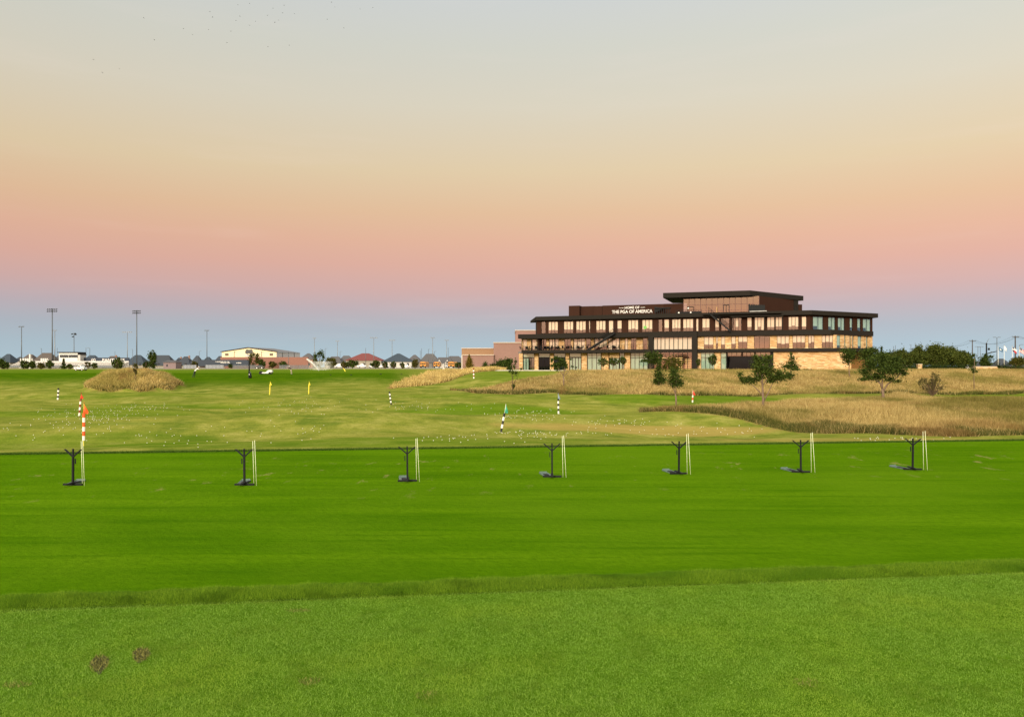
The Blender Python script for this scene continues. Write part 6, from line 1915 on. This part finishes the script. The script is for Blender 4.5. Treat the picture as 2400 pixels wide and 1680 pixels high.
b_ = G(622, 877); k = b_.y / S; e = empty('ball_cart', b_); d = b_.y
Q = lambda x: (x - HX) * k
MB().hexa([(Q(613), d, b_.z + .15), (Q(634), d, b_.z + .15), (Q(634), d + 1, b_.z + .15), (Q(613), d + 1, b_.z + .15), (Q(614), d, b_.z + .36), (Q(634), d + .05, b_.z + .42), (Q(634), d + .95, b_.z + .42), (Q(614), d + 1, b_.z + .36)]).build('body', WHITE, e)
MB().hexa([(Q(622), d + .1, b_.z + .40), (Q(637), d + .1, b_.z + .40), (Q(637), d + .9, b_.z + .40), (Q(622), d + .9, b_.z + .40), (Q(628), d + .15, b_.z + .76), (Q(636), d + .15, b_.z + .76), (Q(636), d + .85, b_.z + .76), (Q(628), d + .85, b_.z + .76)]).build('hood', WHITE, e)
MB().hexa([(Q(606), d, b_.z + .1), (Q(613), d, b_.z + .1), (Q(613), d + 1, b_.z + .1), (Q(606), d + 1, b_.z + .1), (Q(609), d, b_.z + .55), (Q(613), d, b_.z + .40), (Q(613), d + 1, b_.z + .40), (Q(609), d + 1, b_.z + .55)]).build('roller', BLACK, e)
for x in (610, 632):
    for yy in (d - .08, d + .95):
        MB().tube([(Q(x), yy, b_.z + .2), (Q(x), yy + .14, b_.z + .2)], .2, 12).build('wheel', TYRE, e)
tag(e, 'low white cart with black front roller on the far lawn', 'cart')
b_ = G(1040, 868.5); k = b_.y / S; d = b_.y; e = empty('water_cooler', b_)
MB().box(b_.x - 3 * k, b_.x + 3 * k, d, d + .5, b_.z + .0, b_.z + 4.2 * k).build('cabinet', WHITE, e)
MB().tube([(b_.x, d + .25, b_.z + 4.2 * k), (b_.x, d + .25, b_.z + 6.8 * k)], 2.2 * k, 10).build('barrel', WHITE, e)
MB().box(b_.x - .8 * k, b_.x + .8 * k, d - .05, d - .01, b_.z + 2.0 * k, b_.z + 3.4 * k).build('tap_panel', STEEL, e)
MB().tube([(b_.x + 1.6 * k, d + .6, b_.z), (b_.x + 1.6 * k, d + .6, b_.z + 17 * k)], .06, 6).build('sign_post', NAVY, e)
tag(e, 'white water cooler stand with a dark post on the far lawn before the buses', 'cooler')
# dark turf clods on the slope edge
for x, y_, w, lab in [(775, 879, 5, 'dark scraped hollow in the far slope, left of the three near the middle'), (823, 879, 6, 'dark scraped hollow in the far slope, middle of the three'), (892, 877.5, 6, 'dark scraped hollow in the far slope, right of the others'), (941, 877.5, 5, 'dark scraped hollow in the far slope nearest the pale grass strip')]:
    b_ = G(x, y_); k = b_.y / S
    mb = MB(); mb.ball((b_.x, b_.y, b_.z + .03), w * k * .5, 12, 6, 0, .45)
    tag(recentre(mb.build('turf_clod', M('dark_clod', (.018, .024, .008), .95, var=.4, scale=6), None, True), b_), lab, 'turf clod', 'dark clods along the far slope')

# ---------------------------------------------------------------- sprinkler
sp = G(747.5, 868.5)
e = empty('sprinkler', sp)
MB().tube([sp, sp + Vector((0, 0, .35))], [.09, .06], 8).build('riser', STEEL, e)
MB().tube([sp + Vector((0, 0, .33)), sp + Vector((-.22, 0, .48))], [.045, .03], 8).build('nozzle', STEEL, e)
tag(e, 'sprinkler head on the far lawn throwing a jet of water', 'sprinkler')
k = sp.y / S
n_ = 6500
t_ = rng.random(n_)
px_ = 747.5 - 27 * t_; py_ = 868 - 29 * t_ ** .85 + 3 * t_ ** 2
sprd = (.2 + .55 * t_)
P1 = np.stack([(px_ - HX) * k + rng.normal(0, 1, n_) * sprd * k, sp.y + rng.normal(0, 1, n_) * .3, CZ + (HY - py_) * k + rng.normal(0, 1, n_) * sprd * k], 1)
n2_ = 7000
a_ = rng.random(n2_)
px_ = 733 + 34 * rng.random(n2_) + rng.normal(0, 4, n2_); py_ = 847 + 20 * rng.random(n2_)
P2 = np.stack([(px_ - HX) * k, sp.y + rng.uniform(-3, 6, n2_), CZ + (HY - py_) * k], 1)
def drops(name, P, size, mat):
    n_ = len(P)
    a = rng.normal(0, 1, (n_, 3, 3)) * size
    Vv = (P[:, None, :] + a).reshape(-1, 3)
    return mesh_np(name, Vv, np.arange(3 * n_).reshape(n_, 3), mat)
def spray_mat(name, alpha):
    m = bpy.data.materials.new(name); t = nt(m)
    g = N(t, 'ShaderNodeNewGeometry')
    d_ = N(t, 'ShaderNodeBsdfDiffuse'); d_.inputs[0].default_value = (.85, .85, .82, 1)
    tr = N(t, 'ShaderNodeBsdfTransparent'); mx = N(t, 'ShaderNodeMixShader'); mx.inputs[0].default_value = alpha
    t.links.new(tr.outputs[0], mx.inputs[1]); t.links.new(d_.outputs[0], mx.inputs[2])
    o = N(t, 'ShaderNodeOutputMaterial'); t.links.new(mx.outputs[0], o.inputs[0])
    return m
tag(drops('water_jet', P1, .052, spray_mat('water_drop', .85)), 'white jet of sprinkler water arching left over the far lawn', 'water jet', kind='stuff')
tag(drops('water_mist', P2, .10, spray_mat('mist_drop', .09)), 'thin grey mist drifting right of the sprinkler jet', 'mist', kind='stuff')

# ---------------------------------------------------------------- birds
BIRD = M('bird_feather', (.05, .05, .055), .8)
def bird_mesh(up):
    mb = MB()
    mb.tube([(0, -.16, 0), (0, -.06, .01), (0, .08, .0), (0, .2, 0)], [.012, .045, .04, .01], 6)
    for s_ in (-1, 1):
        mb.add([(0, -.06, .01), (0, .06, .01), (s_ * .16, .03, up), (s_ * .16, -.06, up), (s_ * .34, .07, up * .5)], [(0, 1, 2, 3), (3, 2, 4)])
    me = bpy.data.meshes.new('bird'); me.from_pydata(mb.v, [], mb.f); me.materials.append(BIRD)
    return me
BMS = [bird_mesh(.09), bird_mesh(-.05), bird_mesh(.03)]
for i, (x, y_) in enumerate([(337, 43), (362, 94), (492, 28), (498, 41), (489, 70), (430, 68), (451, 82), (558, 12), (585, 9), (562, 39), (553, 49), (541, 74), (599, 51), (585, 60), (640, 20), (627, 37), (666, 13), (662, 31), (653, 48), (644, 53), (690, 33), (777, 6), (785, 17), (844, 22), (874, 19), (628, 110), (678, 107), (532, 101), (806, 66), (767, 46), (280, 162), (219, 140), (240, 171)]):
    d = r.uniform(190, 270)
    o = bpy.data.objects.new('bird', BMS[i % 3])
    COL.objects.link(o)
    o.location = ((x - HX) / S * d, d, zy(y_, d))
    o.rotation_euler = (r.uniform(-.2, .2), r.uniform(-.4, .4), r.uniform(0, 6.28))
    tag(o, 'tiny dark bird flying high in the pale sky', 'bird', 'flock of birds in the upper left sky')
